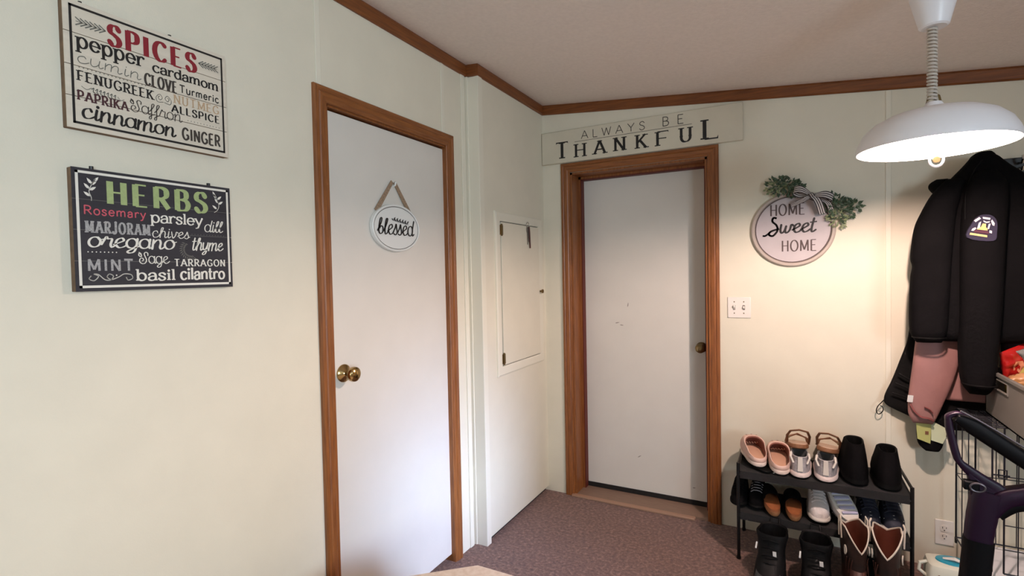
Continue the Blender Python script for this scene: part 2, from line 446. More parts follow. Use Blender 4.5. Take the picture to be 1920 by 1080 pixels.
def text(mb, s, x0, x1, yb, h, P, style='sans', w=0.12, thin=None, slant=0.0, serif=0.0, gap=0.1, nib=12):
    """Draw s between x0..x1, baseline yb, cap height h, with strokes on the plane P(u,v)."""
    thin = w if thin is None else thin
    P0 = P
    nrm = (P0(1, 0) - P0(0, 0)).cross(P0(0, 1) - P0(0, 0)).normalized()
    lay = [0]

    def P(u, v):
        return P0(u, v) + nrm * (4e-5 * (lay[0] % 9))

    pos = 0.0
    items = []
    for ch in s:
        g = SCRIPT[ch] if (style == 'script' and ch in SCRIPT) else GLYPH[ch]
        items.append((pos, g))
        pos += g[0] + gap
    total = pos - gap
    sx = (x1 - x0) / total
    ph = math.radians(nib)

    def tr(x, y):
        return (x0 + x * sx + y * h * slant, yb + y * h)

    def disc(c, r, n=10):
        mb.poly([P(c[0] + r * math.cos(2 * PI * k / n), c[1] + r * math.sin(2 * PI * k / n)) for k in range(n)])

    for off, g in items:
        for kind, pts in g[1]:
            lay[0] += 1
            if kind == 'd':
                c = tr(off + pts[0][0], pts[0][1])
                disc(c, w * h * 0.62)
                continue
            pp = catmull(pts, 7) if kind == 's' else pts
            q = [tr(off + x, y) for x, y in pp]
            L = len(q)
            closed = math.hypot(q[0][0] - q[-1][0], q[0][1] - q[-1][1]) < 1e-6 and L > 3
            left, right = [], []
            for i in range(L):
                a = q[i - 1] if i > 0 else (q[-2] if closed else q[0])
                b = q[i + 1] if i < L - 1 else (q[1] if closed else q[-1])
                dx, dy = b[0] - a[0], b[1] - a[1]
                d = math.hypot(dx, dy) or 1
                ang = math.atan2(dy, dx)
                ww = h * (thin + (w - thin) * abs(math.sin(ang - (ph if kind != 'h' else 0)))) * 0.5
                nx, ny = -dy / d * ww, dx / d * ww
                left.append((q[i][0] + nx, q[i][1] + ny))
                right.append((q[i][0] - nx, q[i][1] - ny))
            for i in range(L - 1):
                mb.quad(P(*left[i]), P(*right[i]), P(*right[i + 1]), P(*left[i + 1]))
            lay[0] += 1
            if kind in ('s', 'c') and not closed:
                for i in (0, L - 1):
                    disc(q[i], math.hypot(left[i][0] - right[i][0], left[i][1] - right[i][1]) * (0.5 if not serif else 0.62))
            if serif and kind == 'l':
                for i, j in ((0, 1), (L - 1, L - 2)):
                    y = pts[i][1]
                    if min(abs(y), abs(y - 1), abs(y - X), abs(y + 0.32)) < 0.02 and abs(pts[i][1] - pts[j][1]) > 0.2:
                        cx, cy = q[i]
                        t = h * max(thin, 0.05)
                        l2 = serif * h * 0.5 + w * h * 0.5
                        sg = 1 if y < 0.3 else -1
                        if y in (X, 1) and s[0].islower() and len(s) > 3:   # lowercase head serif points left
                            mb.quad(P(cx - l2, cy), P(cx, cy), P(cx, cy - t), P(cx - l2, cy - t))
                        else:
                            mb.quad(P(cx - l2, cy), P(cx + l2, cy), P(cx + l2, cy + sg * t), P(cx - l2, cy + sg * t))
            if serif and kind == 'h':
                e = q[-1]
                t = serif * h * 0.5
                if pts[-1][1] == 1:
                    mb.poly([P(e[0], e[1] + thin * h / 2), P(e[0], e[1] - t), P(e[0] - t * 0.7, e[1])])
                    if pts[0][0] == 0.0:
                        b = q[0]
                        mb.poly([P(b[0], b[1] + thin * h / 2), P(b[0], b[1] - t), P(b[0] + t * 0.7, b[1])])
                elif pts[-1][1] == 0:
                    mb.poly([P(e[0], e[1] - thin * h / 2), P(e[0], e[1] + t * 1.4), P(e[0] - t * 0.7, e[1])])
    return mb


def stroke(mb, pts, w, P, smooth=True):
    q = catmull(pts, 8) if smooth else pts
    for i in range(len(q) - 1):
        a, b = q[i], q[i + 1]
        dx, dy = b[0] - a[0], b[1] - a[1]
        d = math.hypot(dx, dy) or 1
        nx, ny = -dy / d * w / 2, dx / d * w / 2
        ex, ey = dx / d * w * 0.15, dy / d * w * 0.15
        mb.quad(P(a[0] + nx - ex, a[1] + ny - ey), P(a[0] - nx - ex, a[1] - ny - ey), P(b[0] - nx + ex, b[1] - ny + ey), P(b[0] + nx + ex, b[1] + ny + ey))
    return mb


def dot(mb, u, v, r, P, n=8):
    return mb.poly([P(u + r * math.cos(2 * PI * k / n), v + r * math.sin(2 * PI * k / n)) for k in range(n)])


def leaf2d(mb, u, v, ang, l, w, P):
    c, s_ = math.cos(ang), math.sin(ang)
    pts = [(0, 0), (0.3, 0.5), (0.65, 0.42), (1, 0), (0.65, -0.42), (0.3, -0.5)]
    return mb.poly([P(u + c * a * l - s_ * b * w, v + s_ * a * l + c * b * w) for a, b in pts])


# ------------------------------------------------------------------ the room
ZC = 2.366            # underside of the crown on the left wall
SL = 0.095            # the ceiling falls towards the right
JY, JX = -0.757, 0.068


def ceil_z(x):
    return ZC + 0.058 - SL * x


struct(MB().quad((-0.1, -5.7, 0), (4.2, -5.7, 0), (4.2, 0.3, 0), (-0.1, 0.3, 0)).build('floor', 'carpet'))
b = MB()
b.loft([[(-0.12, -5.7, ceil_z(-0.12)), (4.2, -5.7, ceil_z(4.2)), (4.2, -5.7, ceil_z(4.2) + 0.08), (-0.12, -5.7, ceil_z(-0.12) + 0.08)],
        [(-0.12, 0.2, ceil_z(-0.12)), (4.2, 0.2, ceil_z(4.2)), (4.2, 0.2, ceil_z(4.2) + 0.08), (-0.12, 0.2, ceil_z(-0.12) + 0.08)]])
struct(b.build('ceiling', 'ceiling'))

# left wall with the doorway; the far stretch stands proud of it
HT = 2.44
b = MB()
b.box(-0.12, -5.7, 0, 0, -1.662, HT)
b.box(-0.12, -0.95, 0, 0, JY, HT)
b.box(-0.12, -1.662, 1.99, 0, -0.95, HT)
b.box(-0.12, JY, 0.026, JX, 0.0, ceil_z(JX) + 0.01)
wl = struct(b.build('wall_left', 'wall', smooth=False))
struct(MB().box(-0.12, JY + 0.01, 0, JX - 0.02, 0, 0.026).build('trim_1', 'gap', smooth=False))  # near-black strip painted as the shade in the gap under the wall
# back wall with the second doorway
b = MB()
b.box(-0.12, 0, 0, 0.249, 0.17, HT)
b.box(1.038, 0, 0, 4.2, 0.17, 2.43)
b.box(0.249, 0, 1.985, 1.038, 0.17, HT)
struct(b.build('wall_back', 'wall', smooth=False))
# right wall with a window, front wall with the patio opening (both out of frame)
b = MB()
b.box(4.0, -5.7, 0, 4.12, -5.3, 2.1).box(4.0, -3.7, 0, 4.12, -2.55, 2.1).box(4.0, -1.95, 0, 4.12, 0.1, 2.1)
b.box(4.0, -5.3, 0, 4.12, -3.7, 0.92).box(4.0, -5.3, 1.98, 4.12, -3.7, 2.1)
b.box(4.0, -2.55, 0, 4.12, -1.95, 1.0).box(4.0, -2.55, 1.95, 4.12, -1.95, 2.1)
struct(b.build('wall_right', 'wall', smooth=False))
b = MB()
b.box(-0.12, -5.62, 0, 0.55, -5.5, HT).box(2.65, -5.62, 0, 4.12, -5.5, 2.3).box(0.55, -5.62, 2.03, 2.65, -5.5, HT).box(0.55, -5.62, 0, 2.65, -5.5, 0.26)
struct(b.build('wall_front', 'wall', smooth=False))
for nm, q in (('window_1', ((3.99, -5.3, 0.92), (4.03, -3.7, 1.98), 1)), ('added_window', ((3.99, -2.55, 1.0), (4.03, -1.95, 1.95), 1)), ('window_2', ((0.55, -5.53, 0.26), (2.65, -5.49, 2.03), 0))):  # the smaller right-hand window is added for the low blue beam
    (x0, y0, z0), (x1, y1, z1), ax = q
    b = MB()
    t = 0.04
    if ax == 1:
        for a0, a1, c0, c1 in ((y0, y1, z0, z0 + t), (y0, y1, z1 - t, z1), (y0, y0 + t, z0, z1), (y1 - t, y1, z0, z1), ((y0 + y1) / 2 - t / 2, (y0 + y1) / 2 + t / 2, z0, z1)):
            b.box(x0, a0, c0, x1, a1, c1)
    else:
        for a0, a1, c0, c1 in ((x0, x1, z0, z0 + t), (x0, x1, z1 - t, z1), (x0, x0 + t, z0, z1), (x1 - t, x1, z0, z1), ((x0 + x1) / 2 - t / 2, (x0 + x1) / 2 + t / 2, z0, z1)):
            b.box(a0, y0, c0, a1, y1, c1)
    struct(b.build(nm, 'white_trim', smooth=False))

# crown mouldings
prof = [(0, 0.0), (0.007, 0.0), (0.013, 0.006), (0.013, 0.048), (0.009, 0.058), (0, 0.058)]


def crown(name, p0, p1, nrm, m, ext0=0, ext1=0):
    p0, p1 = Vector(p0), Vector(p1)
    b_ = MB()
    nrm = Vector(nrm)
    d = (p1 - p0).normalized()
    rings = []
    for p, e in ((p0, ext0), (p1, ext1)):
        rings.append([p + nrm * a + Vector((0, 0, 1)) * z + d * (a * e) for a, z in prof])
    b_.loft(rings)
    return struct(b_.build(name, m, smooth=False))


crown('trim_2', (0, -5.5, ZC), (0, JY, ZC), (1, 0, 0), 'oak_y', 0, -1)
crown('trim_3', (0, JY, ZC), (JX, JY, ZC - SL * JX), (0, -1, 0), 'oak_x', 1, 1)
crown('trim_4', (JX, JY, ZC - SL * JX), (JX, 0, ZC - SL * JX), (1, 0, 0), 'oak_y', -1, -1)
crown('trim_5', (JX, 0, ZC - SL * JX), (4.0, 0, ZC - SL * 4.0), (0, -1, 0), 'oak_x', 1, 0)

# white battens and corner trims
n_t = 6


def batten(y0, y1, z0, z1, x=0.0, t=0.004):
    global n_t
    struct(MB().box(x, y0, z0, x + t, y1, z1).build('trim_%d' % n_t, 'white_trim', bevel=0.0015))
    n_t += 1


batten(-1.697, -1.675, 2.045, ZC)
batten(-0.972, -0.95, 2.045, ZC)
batten(-0.81, -0.778, 0.0, ZC, t=0.006)
struct(MB().box(1.819, -0.004, 0, 1.841, 0, ZC - SL * 1.841).build('trim_%d' % n_t, 'white_trim', bevel=0.0015))
n_t += 1
# L shaped moulding on the convex corner, running to the floor
b = MB()
b.box(0.012, JY - 0.007, 0, JX + 0.007, JY, ZC - 0.006)
b.box(JX, JY, 0, JX + 0.007, JY + 0.034, ZC - 0.006)
b.box(0.0, JY - 0.012, 0, 0.016, JY, ZC - 0.002)
struct(b.build('trim_%d' % n_t, 'white_trim', bevel=0.002))
n_t += 1

# door casings, swept with mitred corners
cprof = [(0.0, 0.0), (0.0, 0.010), (0.004, 0.0155), (0.014, 0.0165), (0.019, 0.013), (0.024, 0.016), (0.040, 0.014), (0.046, 0.0105), (0.054, 0.011), (0.057, 0.008), (0.057, 0.0)]


def casing(P, a0, a1, top, z0=0.0):
    """P(a,z,d): outer edges a0,a1 and top; the profile runs from the outer edge inwards."""
    rings = []
    for a, z, ia, iz in ((a0, z0, 1, 0), (a0, top, 1, -1), (a1, top, -1, -1), (a1, z0, -1, 0)):
        rings.append([P(a + ia * w_, z + iz * w_, d) for w_, d in cprof])
    return [MB().loft(rings[i:i + 2]) for i in range(3)]


d1 = sthing('door_1', (0, -1.3, 0))
for b, m_ in zip(casing(lambda a, z, d: Vector((d, a, z)), -1.716, -0.893, 2.043), ('oak', 'oak_hy', 'oak')):
    b.build('casing', m_, d1, world=True, angle=20)
b = MB()
b.box(-0.115, -1.661, 0, 0.001, -1.65, 1.989).box(-0.115, -0.951, 0, 0.001, -0.94, 1.989).box(-0.115, -1.661, 1.979, 0.001, -0.94, 1.989)
b.box(-0.09, -1.65, 0, -0.055, -1.637, 1.979).box(-0.09, -0.962, 0, -0.055, -0.951, 1.979)
b.build('jamb', 'oak', d1, world=True, smooth=False)
MB().box(-0.052, -1.646, 0.034, -0.013, -0.947, 1.972).build('door_slab', 'door', d1, world=True, bevel=0.002)
b = MB()
RY = Matrix.Rotation(PI / 2, 4, 'Y')
kp = Matrix.Translation((-0.013, -1.598, 1.027)) @ RY
b.lathe([(0.001, 0), (0.033, 0.0), (0.033, 0.004), (0.029, 0.009), (0.016, 0.013), (0.011, 0.018), (0.011, 0.03), (0.018, 0.035), (0.026, 0.044), (0.0275, 0.052), (0.026, 0.06), (0.018, 0.066), (0.001, 0.068)], kp, 32)
b.build('door_knob', 'brass', d1, world=True)
MB().box(-0.05, -1.651, 1.0, -0.0125, -1.646, 1.06).build('latch_plate', 'old_brass', d1, world=True)
for zz in (1.68, 0.22):
    b = MB()
    for k in range(3):
        b.tube([(-0.006, -0.944, zz - 0.042 + 0.03 * k), (-0.006, -0.944, zz - 0.042 + 0.03 * k + 0.026)], 0.0065, 10)
    b.build('hinge', 'brass', d1, world=True)
struct(MB().box(-0.5, -1.66, 0, -0.48, -0.95, 2.0).build('trim_%d' % n_t, 'gap', smooth=False))  # plain near-black sheet standing behind the door slab
n_t += 1

d2 = sthing('door_2', (0.64, 0, 0))
for b, m_ in zip(casing(lambda a, z, d: Vector((a, -d, z)), 0.192, 1.095, 2.043), ('oak', 'oak_hx', 'oak')):
    b.build('casing', m_, d2, world=True, angle=20)
b = MB()
b.box(0.249, -0.001, 0, 0.262, 0.17, 1.985).box(1.025, -0.001, 0, 1.038, 0.17, 1.985).box(0.249, -0.001, 1.972, 1.038, 0.17, 1.985)
b.box(0.262, 0.105, 0, 0.277, 0.15, 1.972).box(1.012, 0.105, 0, 1.025, 0.15, 1.972).box(0.262, 0.105, 1.957, 1.025, 0.15, 1.972)
b.build('jamb', 'oak', d2, world=True, smooth=False)
b = MB()
b.box(0.276, 0.104, 0, 0.281, 0.157, 1.955).box(1.006, 0.104, 0, 1.011, 0.157, 1.955).box(0.276, 0.104, 1.951, 1.011, 0.157, 1.957)
b.build('weather_seal', 'redseal', d2, world=True, smooth=False)
MB().box(0.27, 0.152, 0.038, 1.016, 0.195, 1.965).build('door_slab', 'door', d2, world=True, bevel=0.002)
kp = Matrix.Translation((0.977, 0.152, 0.935)) @ Matrix.Rotation(PI / 2, 4, 'X')
MB().lathe([(0.001, 0), (0.03, 0.0), (0.03, 0.005), (0.026, 0.01), (0.013, 0.014), (0.011, 0.03), (0.018, 0.034), (0.0255, 0.042), (0.027, 0.05), (0.0255, 0.058), (0.017, 0.064), (0.008, 0.0655), (0.008, 0.062), (0.001, 0.062)], kp, 32).build('door_knob', 'old_brass', d2, world=True)
M['sill'] = mat('sill_board', srgb(132, 108, 92), 0.6, var=0.12, vscale=30, stretch=(0.5, 6, 6))
b = MB()
b.box(0.262, 0.0, 0.0, 1.025, 0.17, 0.012)
b.build('threshold', 'sill', d2, world=True, smooth=False)
M['sill_edge'] = mat('sill_edge', srgb(160, 126, 104), 0.55)
MB().box(0.235, -0.03, 0.0, 0.96, 0.0, 0.013).build('threshold_edge', 'sill_edge', d2, world=True, bevel=0.003)
MB().box(0.277, 0.146, 0.0125, 1.011, 0.152, 0.040).build('sill_gap_shade', 'gap', d2, world=True, smooth=False)  # dark strip standing in for the shaded gap below the slab
MB().box(0.255, 0.196, 0, 1.03, 0.22, 2.0).build('backing', 'gap', d2, world=True, smooth=False)
# faint scuffs on the slab
M['scuff'] = mat('scuff', srgb(150, 142, 134), 0.7)
b = MB()
for u, v, l, a in ((0.55, 1.16, 0.03, 1.4), (0.47, 1.06, 0.03, 0.2), (0.6, 0.24, 0.028, 0.6), (0.92, 0.11, 0.018, 0.1), (0.5, 1.05, 0.025, -0.1)):
    leaf2d(b, u, v, a, l, 0.006, lambda p, q: Vector((p, 0.1515, q)))
b.build('scuff_marks', 'scuff', d2, world=True, smooth=False)

# ------------------------------------------------------------------ breaker panel door in the far stretch of the left wall
pn = thing('access_panel', 'white hinged access panel door set in the wall left of the recessed door', 'panel', (JX, -0.34, 1.27))
b = MB()
y0, y1, z0, z1 = -0.622, -0.053, 0.835, 1.71
fwid = 0.05
pp = [(0, 0), (0, 0.008), (0.008, 0.012), (0.038, 0.012), (0.05, 0.008), (0.05, 0)]
rings = []
for a, z, ia, iz in ((y0, z0, 1, 1), (y0, z1, 1, -1), (y1, z1, -1, -1), (y1, z0, -1, 1), (y0, z0, 1, 1)):
    rings.append([Vector((JX + d, a + ia * w_, z + iz * w_)) for w_, d in pp])
b.loft(rings, False, False)
b.build('frame', 'white_trim', pn, world=True, angle=25)
b = MB().box(JX + 0.001, y0 + 0.052, z0 + 0.052, JX + 0.003, y1 - 0.052, z1 - 0.052)
b.build('gap_shadow', 'gap', pn, world=True, smooth=False)
MB().box(JX + 0.003, y0 + 0.056, z0 + 0.056, JX + 0.013, y1 - 0.054, z1 - 0.056).build('panel_door', 'wall', pn, world=True, bevel=0.0015)
for zz in (1.612, 0.925):
    b = MB()
    b.box(JX + 0.012, y0 + 0.04, zz - 0.026, JX + 0.0145, y0 + 0.072, zz + 0.026)
    b.tube([(JX + 0.016, y0 + 0.054, zz - 0.032), (JX + 0.016, y0 + 0.054, zz + 0.032)], 0.005, 8)
    b.build('hinge', 'old_brass', pn, world=True)
kp = Matrix.Translation((JX + 0.012, -0.098, 1.268)) @ RY
MB().lathe([(0.001, 0), (0.006, 0), (0.006, 0.008), (0.012, 0.014), (0.012, 0.02), (0.001, 0.024)], kp, 16).build('knob', 'old_brass', pn, world=True)

M['keydark'] = mat('key_dark', srgb(74, 34, 30), 0.4)
M['keysilver'] = mat('key_silver', srgb(170, 165, 158), 0.3, metal=0.9)
ks = thing('key_bunch', 'small bunch of keys hanging on the white access panel door', 'keys', (JX + 0.016, -0.262, 1.66))
b = MB()
b.tube([(JX + 0.018, -0.262 + 0.016 * math.cos(a), 1.66 + 0.016 * math.sin(a)) for a in [2 * PI * k / 20 for k in range(20)]], 0.0015, 6, closed=True)
b.build('ring', 'keysilver', ks, world=True)
for nm, mm, dy, rot, ln, w_ in (('key', 'keysilver', -0.006, 0.03, 0.1, 0.02), ('key', 'keysilver', 0.001, 0.12, 0.085, 0.018)):
    mt = Matrix.Translation((JX + 0.0175 + dy * 0.2, -0.262 + dy, 1.645)) @ Matrix.Rotation(rot, 4, 'X')
    b = MB()
    b.disc_prism([(0.5 * w_ * math.cos(a) * 1.0, -0.014 + 0.017 * math.sin(a)) for a in [2 * PI * k / 16 for k in range(16)]], -0.001, 0.001, lambda u, v, d: mt @ Vector((d, u, v)))
    b.disc_prism([(-0.004, -0.028), (0.004, -0.028), (0.004, -ln + 0.01), (0.0, -ln), (-0.004, -ln + 0.004), (-0.002, -ln + 0.02), (-0.004, -ln + 0.03)], -0.001, 0.001, lambda u, v, d: mt @ Vector((d, u, v)))
    b.build(nm, mm, ks, world=True, smooth=False)
mt = Matrix.Translation((JX + 0.019, -0.253, 1.65)) @ Matrix.Rotation(0.08, 4, 'X')
b = MB()
b.disc_prism([(-0.007, 0), (0.007, 0), (0.009, -0.03), (0.007, -0.125), (-0.004, -0.125), (-0.008, -0.03)], 0.0005, 0.004, lambda u, v, d: mt @ Vector((d, u, v)))
b.build('key_fob', 'keydark', ks, world=True, bevel=0.001)

# ------------------------------------------------------------------ the two plank signs on the left wall
M['sign_side'] = mat('sign_edge_wood', srgb(112, 86, 62), 0.7, var=0.2, vscale=40)
M['cream'] = mat('sign_cream', srgb(212, 202, 184), 0.7, var=0.05, vscale=18, stretch=(1, 0.5, 4), bump=0.03, bscale=80)
M['slate'] = mat('sign_charcoal', srgb(44, 42, 48), 0.7, var=0.15, vscale=20, stretch=(1, 0.5, 4))
M['ink'] = mat('ink_black', srgb(24, 20, 19), 0.6)
M['ink_soft'] = mat('ink_charcoal', srgb(62, 54, 48), 0.65, var=0.2, vscale=220)
M['ink_grey'] = mat('ink_grey', srgb(108, 106, 98), 0.65)
M['ink_red'] = mat('ink_red', srgb(134, 28, 40), 0.6)
M['ink_dkred'] = mat('ink_dark_red', srgb(70, 36, 40), 0.6)
M['ink_tan'] = mat('ink_tan', srgb(186, 158, 126), 0.65)
M['ink_green'] = mat('ink_sage', srgb(158, 174, 118), 0.65, var=0.08, vscale=160)
M['ink_pink'] = mat('ink_pink', srgb(196, 84, 96), 0.65)
M['ink_white'] = mat('ink_white', srgb(226, 222, 210), 0.65)
M['ink_lgrey'] = mat('ink_light_grey', srgb(160, 158, 156), 0.65, var=0.25, vscale=260)
M['groove'] = mat('plank_groove', srgb(96, 82, 66), 0.9)
M['groove_d'] = mat('plank_groove_pale', srgb(112, 106, 100), 0.9)


def plank_sign(name, label, y0, zt, w_, h_, face, groove, side, splits):
    t = thing(name, label, 'sign', (0, y0 + w_ / 2, zt - h_))
    MB().box(0.0, y0, zt - h_, 0.0185, y0 + w_, zt).build('board', side, t, world=True, bevel=0.0015)
    MB().box(0.018, y0 + 0.0006, zt - h_ + 0.0006, 0.0195, y0 + w_ - 0.0006, zt - 0.0006).build('groove', groove, t, world=True, smooth=False)
    b_ = MB()
    ed = [0.0] + list(splits) + [h_]
    for i in range(len(ed) - 1):
        g0 = 0.0008 if i else 0
        g1 = 0.0008 if i < len(ed) - 2 else 0
        b_.box(0.0192, y0, zt - ed[i + 1] + g1, 0.022, y0 + w_, zt - ed[i] - g0)
    b_.build('plank_face', face, t, world=True, smooth=False)
    return t, (lambda u, v: Vector((0.0227, y0 + u, zt + v)))


def frame_border(name, m, t, P, u0, u1, v0, v1, th):
    b_ = MB()
    for a in ((u0, u1, v0, v0 - th), (u0, u1, v1 + th, v1), (u0, u0 + th, v0, v1), (u1 - th, u1, v0, v1)):
        b_.quad(P(a[0], a[2]), P(a[1], a[2]), P(a[1], a[3]), P(a[0], a[3]))
    return b_.build(name, m, t, world=True, smooth=False)


SW = 0.372
k = SW / 0.385
t, P = plank_sign('spices_sign', 'cream plank sign headed SPICES in red, upper of two signs on left wall', -2.408, 2.011, SW, 0.285, 'cream', 'groove', 'sign_side', (0.072, 0.1445, 0.2135))
PW = lambda u, v: P(u * k, v)
frame_border('border', 'ink', t, PW, 0.011, 0.376, -0.0095, -0.2745, 0.0052)


INKS = {'ink': 'black', 'ink_soft': 'charcoal', 'ink_grey': 'thin grey', 'ink_red': 'large red', 'ink_dkred': 'dark red', 'ink_tan': 'tan', 'ink_green': 'large green',
        'ink_pink': 'pink', 'ink_white': 'cream', 'ink_lgrey': 'pale grey'}


def words(t, P, items):
    for m, lst in items:
        for a in lst:
            b_ = MB()
            text(b_, *a[:5], P, **a[5])
            b_.build('lettering', m, t, world=True, smooth=False)['label'] = INKS[m] + ' lettering reading ' + a[0]


xh = 1 / 0.66
words(t, PW, [
    ('ink_red', [('SPICES', 0.090, 0.298, -0.0735, 0.0475, dict(w=0.27, thin=0.075, gap=0.36, nib=6, serif=0.0))]),
    ('ink', [('pepper', 0.024, 0.166, -0.1022, 0.0235 * xh, dict(w=0.17, thin=0.075, serif=0.16, gap=0.1)),
             ('cardamom', 0.1865, 0.361, -0.1058, 0.0168 * xh, dict(w=0.2, thin=0.09, serif=0.1, gap=0.08)),
             ('Turmeric', 0.253, 0.361, -0.1384, 0.0195, dict(w=0.15, gap=0.18)),
             ('FENUGREEK', 0.0235, 0.185, -0.1765, 0.0222, dict(w=0.19, thin=0.09, serif=0.2, gap=0.24)),
             ('ALLSPICE', 0.2305, 0.361, -0.1947, 0.019, dict(w=0.24, thin=0.09, gap=0.24)),
             ('cinnamon', 0.027, 0.236, -0.2588, 0.0235 * xh, dict(w=0.17, thin=0.05, style='script', slant=0.12, gap=0.0))]),
    ('ink_soft', [('CLOVE', 0.167, 0.245, -0.1435, 0.0285, dict(w=0.2, thin=0.09, gap=0.26, serif=0.1)),
                  ('GINGER', 0.256, 0.361, -0.2597, 0.030, dict(w=0.19, thin=0.15, gap=0.24)),
                  ('Saffron', 0.131, 0.255, -0.2168, 0.029, dict(w=0.085, thin=0.05, style='script', slant=0.05, gap=0.0))]),
    ('ink_dkred', [('PAPRIKA', 0.022, 0.1255, -0.2202, 0.021, dict(w=0.2, thin=0.12, gap=0.24, serif=0.1))]),
    ('ink_tan', [('NUTMEG', 0.237, 0.3605, -0.170, 0.0215, dict(w=0.17, thin=0.08, gap=0.24, serif=0.16))]),
    ('ink_grey', [('cumin', 0.022, 0.156, -0.1365, 0.0165 * xh, dict(w=0.075, style='script', slant=0.1, gap=0.06))]),
])
b = MB()
for side, u0, u1, sg in ((0, 0.024, 0.080, 1), (1, 0.309, 0.360, -1)):
    stroke(b, [(u0, -0.045), (u1, -0.045)], 0.0012, PW, False)
    n = 6
    for i in range(n):
        cx = u0 + (u1 - u0) * (i + 0.6) / n
        tip = cx + 0.007 * sg
        for s_ in (1, -1):
            stroke(b, [(cx - 0.006 * sg, -0.045 + s_ * 0.0085), (tip, -0.045)], 0.0026, PW, False)
    b.build('arrow_ornament', 'ink_grey', t, world=True, smooth=False)
    b = MB()
for i in range(18):
    dot(b, 0.027 + i * 0.0083, -0.1467, 0.0013, PW)
b.build('dotted_line', 'ink_grey', t, world=True, smooth=False)
b = MB()
for i in range(11):
    dot(b, 0.272 + i * 0.0088, -0.2075, 0.0013, PW)
b.build('dotted_line', 'ink_grey', t, world=True, smooth=False)
b = MB()
stroke(b, [(0.03, -0.188), (0.04, -0.193), (0.05, -0.187)], 0.0012, PW)
for i in range(7):
    cx = 0.052 + i * 0.0075
    stroke(b, [(cx - 0.002, -0.190 - 0.0006 * i), (cx + 0.0025, -0.186 - 0.0006 * i), (cx + 0.001, -0.195 - 0.0006 * i), (cx + 0.005, -0.196 - 0.0006 * i)], 0.0016, PW)
stroke(b, [(0.104, -0.192), (0.11, -0.199), (0.118, -0.195)], 0.0012, PW)
b.build('flourish', 'ink_grey', t, world=True, smooth=False)
b = MB()
for sg in (1, -1):
    cx = 0.211 + sg * 0.0095
    stroke(b, [(0.211 + sg * 0.001, -0.176), (cx + sg * 0.006, -0.178), (cx + sg * 0.009, -0.167), (cx, -0.158), (cx - sg * 0.006, -0.166), (cx, -0.172), (cx + sg * 0.004, -0.166), (cx, -0.163)], 0.0014, PW)
b.build('scroll_ornament', 'ink_grey', t, world=True, smooth=False)
for u in (0.036, 0.235):
    MB().tube([PW(u, 0.004) - Vector((0.006, 0, 0)), PW(u, -0.001) - Vector((0.006, 0, 0))], 0.004, 8).build('hanger', 'black', t, world=True)

SW2 = 0.3695
k2 = SW2 / 0.385
t, P2 = plank_sign('herbs_sign', 'charcoal plank sign headed HERBS in green, lower of two signs on left wall', -2.405, 1.6385, SW2, 0.2805, 'slate', 'groove_d', 'sign_side', (0.0705, 0.140, 0.211))
PH = lambda u, v: P2(u * k2, v * 0.2805 / 0.285)
frame_border('border', 'ink_white', t, PH, 0.0065, 0.3785, -0.0065, -0.277, 0.0058)
words(t, PH, [
    ('ink_green', [('HERBS', 0.072, 0.313, -0.0770, 0.0535, dict(w=0.27, thin=0.075, gap=0.36, nib=6, serif=0.0))]),
    ('ink_pink', [('Rosemary', 0.021, 0.154, -0.106, 0.020, dict(w=0.14, gap=0.16))]),
    ('ink_white', [('parsley', 0.1665, 0.300, -0.114, 0.0188 * xh, dict(w=0.17, thin=0.085, serif=0.12, gap=0.06)),
                   ('dill', 0.3035, 0.357, -0.130, 0.031, dict(w=0.1, thin=0.05, style='script', slant=0.14, gap=0.0)),
                   ('chives', 0.1665, 0.261, -0.152, 0.017 * xh, dict(w=0.1, thin=0.06, style='script', slant=0.12, gap=0.02)),
                   ('oregano', 0.0235, 0.2225, -0.1814, 0.0235 * xh, dict(w=0.16, thin=0.05, style='script', slant=0.16, gap=0.0)),
                   ('thyme', 0.266, 0.355, -0.182, 0.022 * xh, dict(w=0.12, thin=0.055, style='script', slant=0.2, gap=0.0)),
                   ('TARRAGON', 0.221, 0.362, -0.2255, 0.0182, dict(w=0.2, thin=0.1, gap=0.26, serif=0.1)),
                   ('basil', 0.1275, 0.221, -0.262, 0.0188 * xh, dict(w=0.19, thin=0.09, serif=0.14, gap=0.08)),
                   ('cilantro', 0.2355, 0.360, -0.2615, 0.021 * xh, dict(w=0.19, thin=0.11, gap=0.08)),
                   ('Sage', 0.1345, 0.206, -0.219, 0.028, dict(w=0.09, thin=0.06, style='script', gap=0.0))]),
    ('ink_lgrey', [('MARJORAM', 0.0235, 0.162, -0.1482, 0.027, dict(w=0.19, thin=0.10, gap=0.34, serif=0.1)),
                   ('MINT', 0.0245, 0.120, -0.2372, 0.027, dict(w=0.19, gap=0.3))]),
])
b = MB()
for u0, sg, dy in ((0.037, 1, 0), (0.346, -1, 0)):
    stem = [(u0 + 0.010 * sg * (0 if sg > 0 else 1), -0.074), (u0, -0.066), (u0 - 0.004 * sg, -0.052), (u0 + 0.002 * sg, -0.036), (u0 + 0.010 * sg, -0.022)]
    stroke(b, stem, 0.0017, PH)
    for i, (q, a) in enumerate((((u0 - 0.002, -0.064), 2.5), ((u0 - 0.003 * sg, -0.05), 0.6), ((u0 - 0.003 * sg, -0.047), 2.3), ((u0, -0.037), 0.7), ((u0 + 0.002 * sg, -0.035), 2.2), ((u0 + 0.006 * sg, -0.03), 0.9 if sg > 0 else 2.0))):
        leaf2d(b, q[0], q[1], a, 0.0165, 0.0062, PH)
    b.build('leaf_ornament', 'ink_white', t, world=True, smooth=False)
    b = MB()
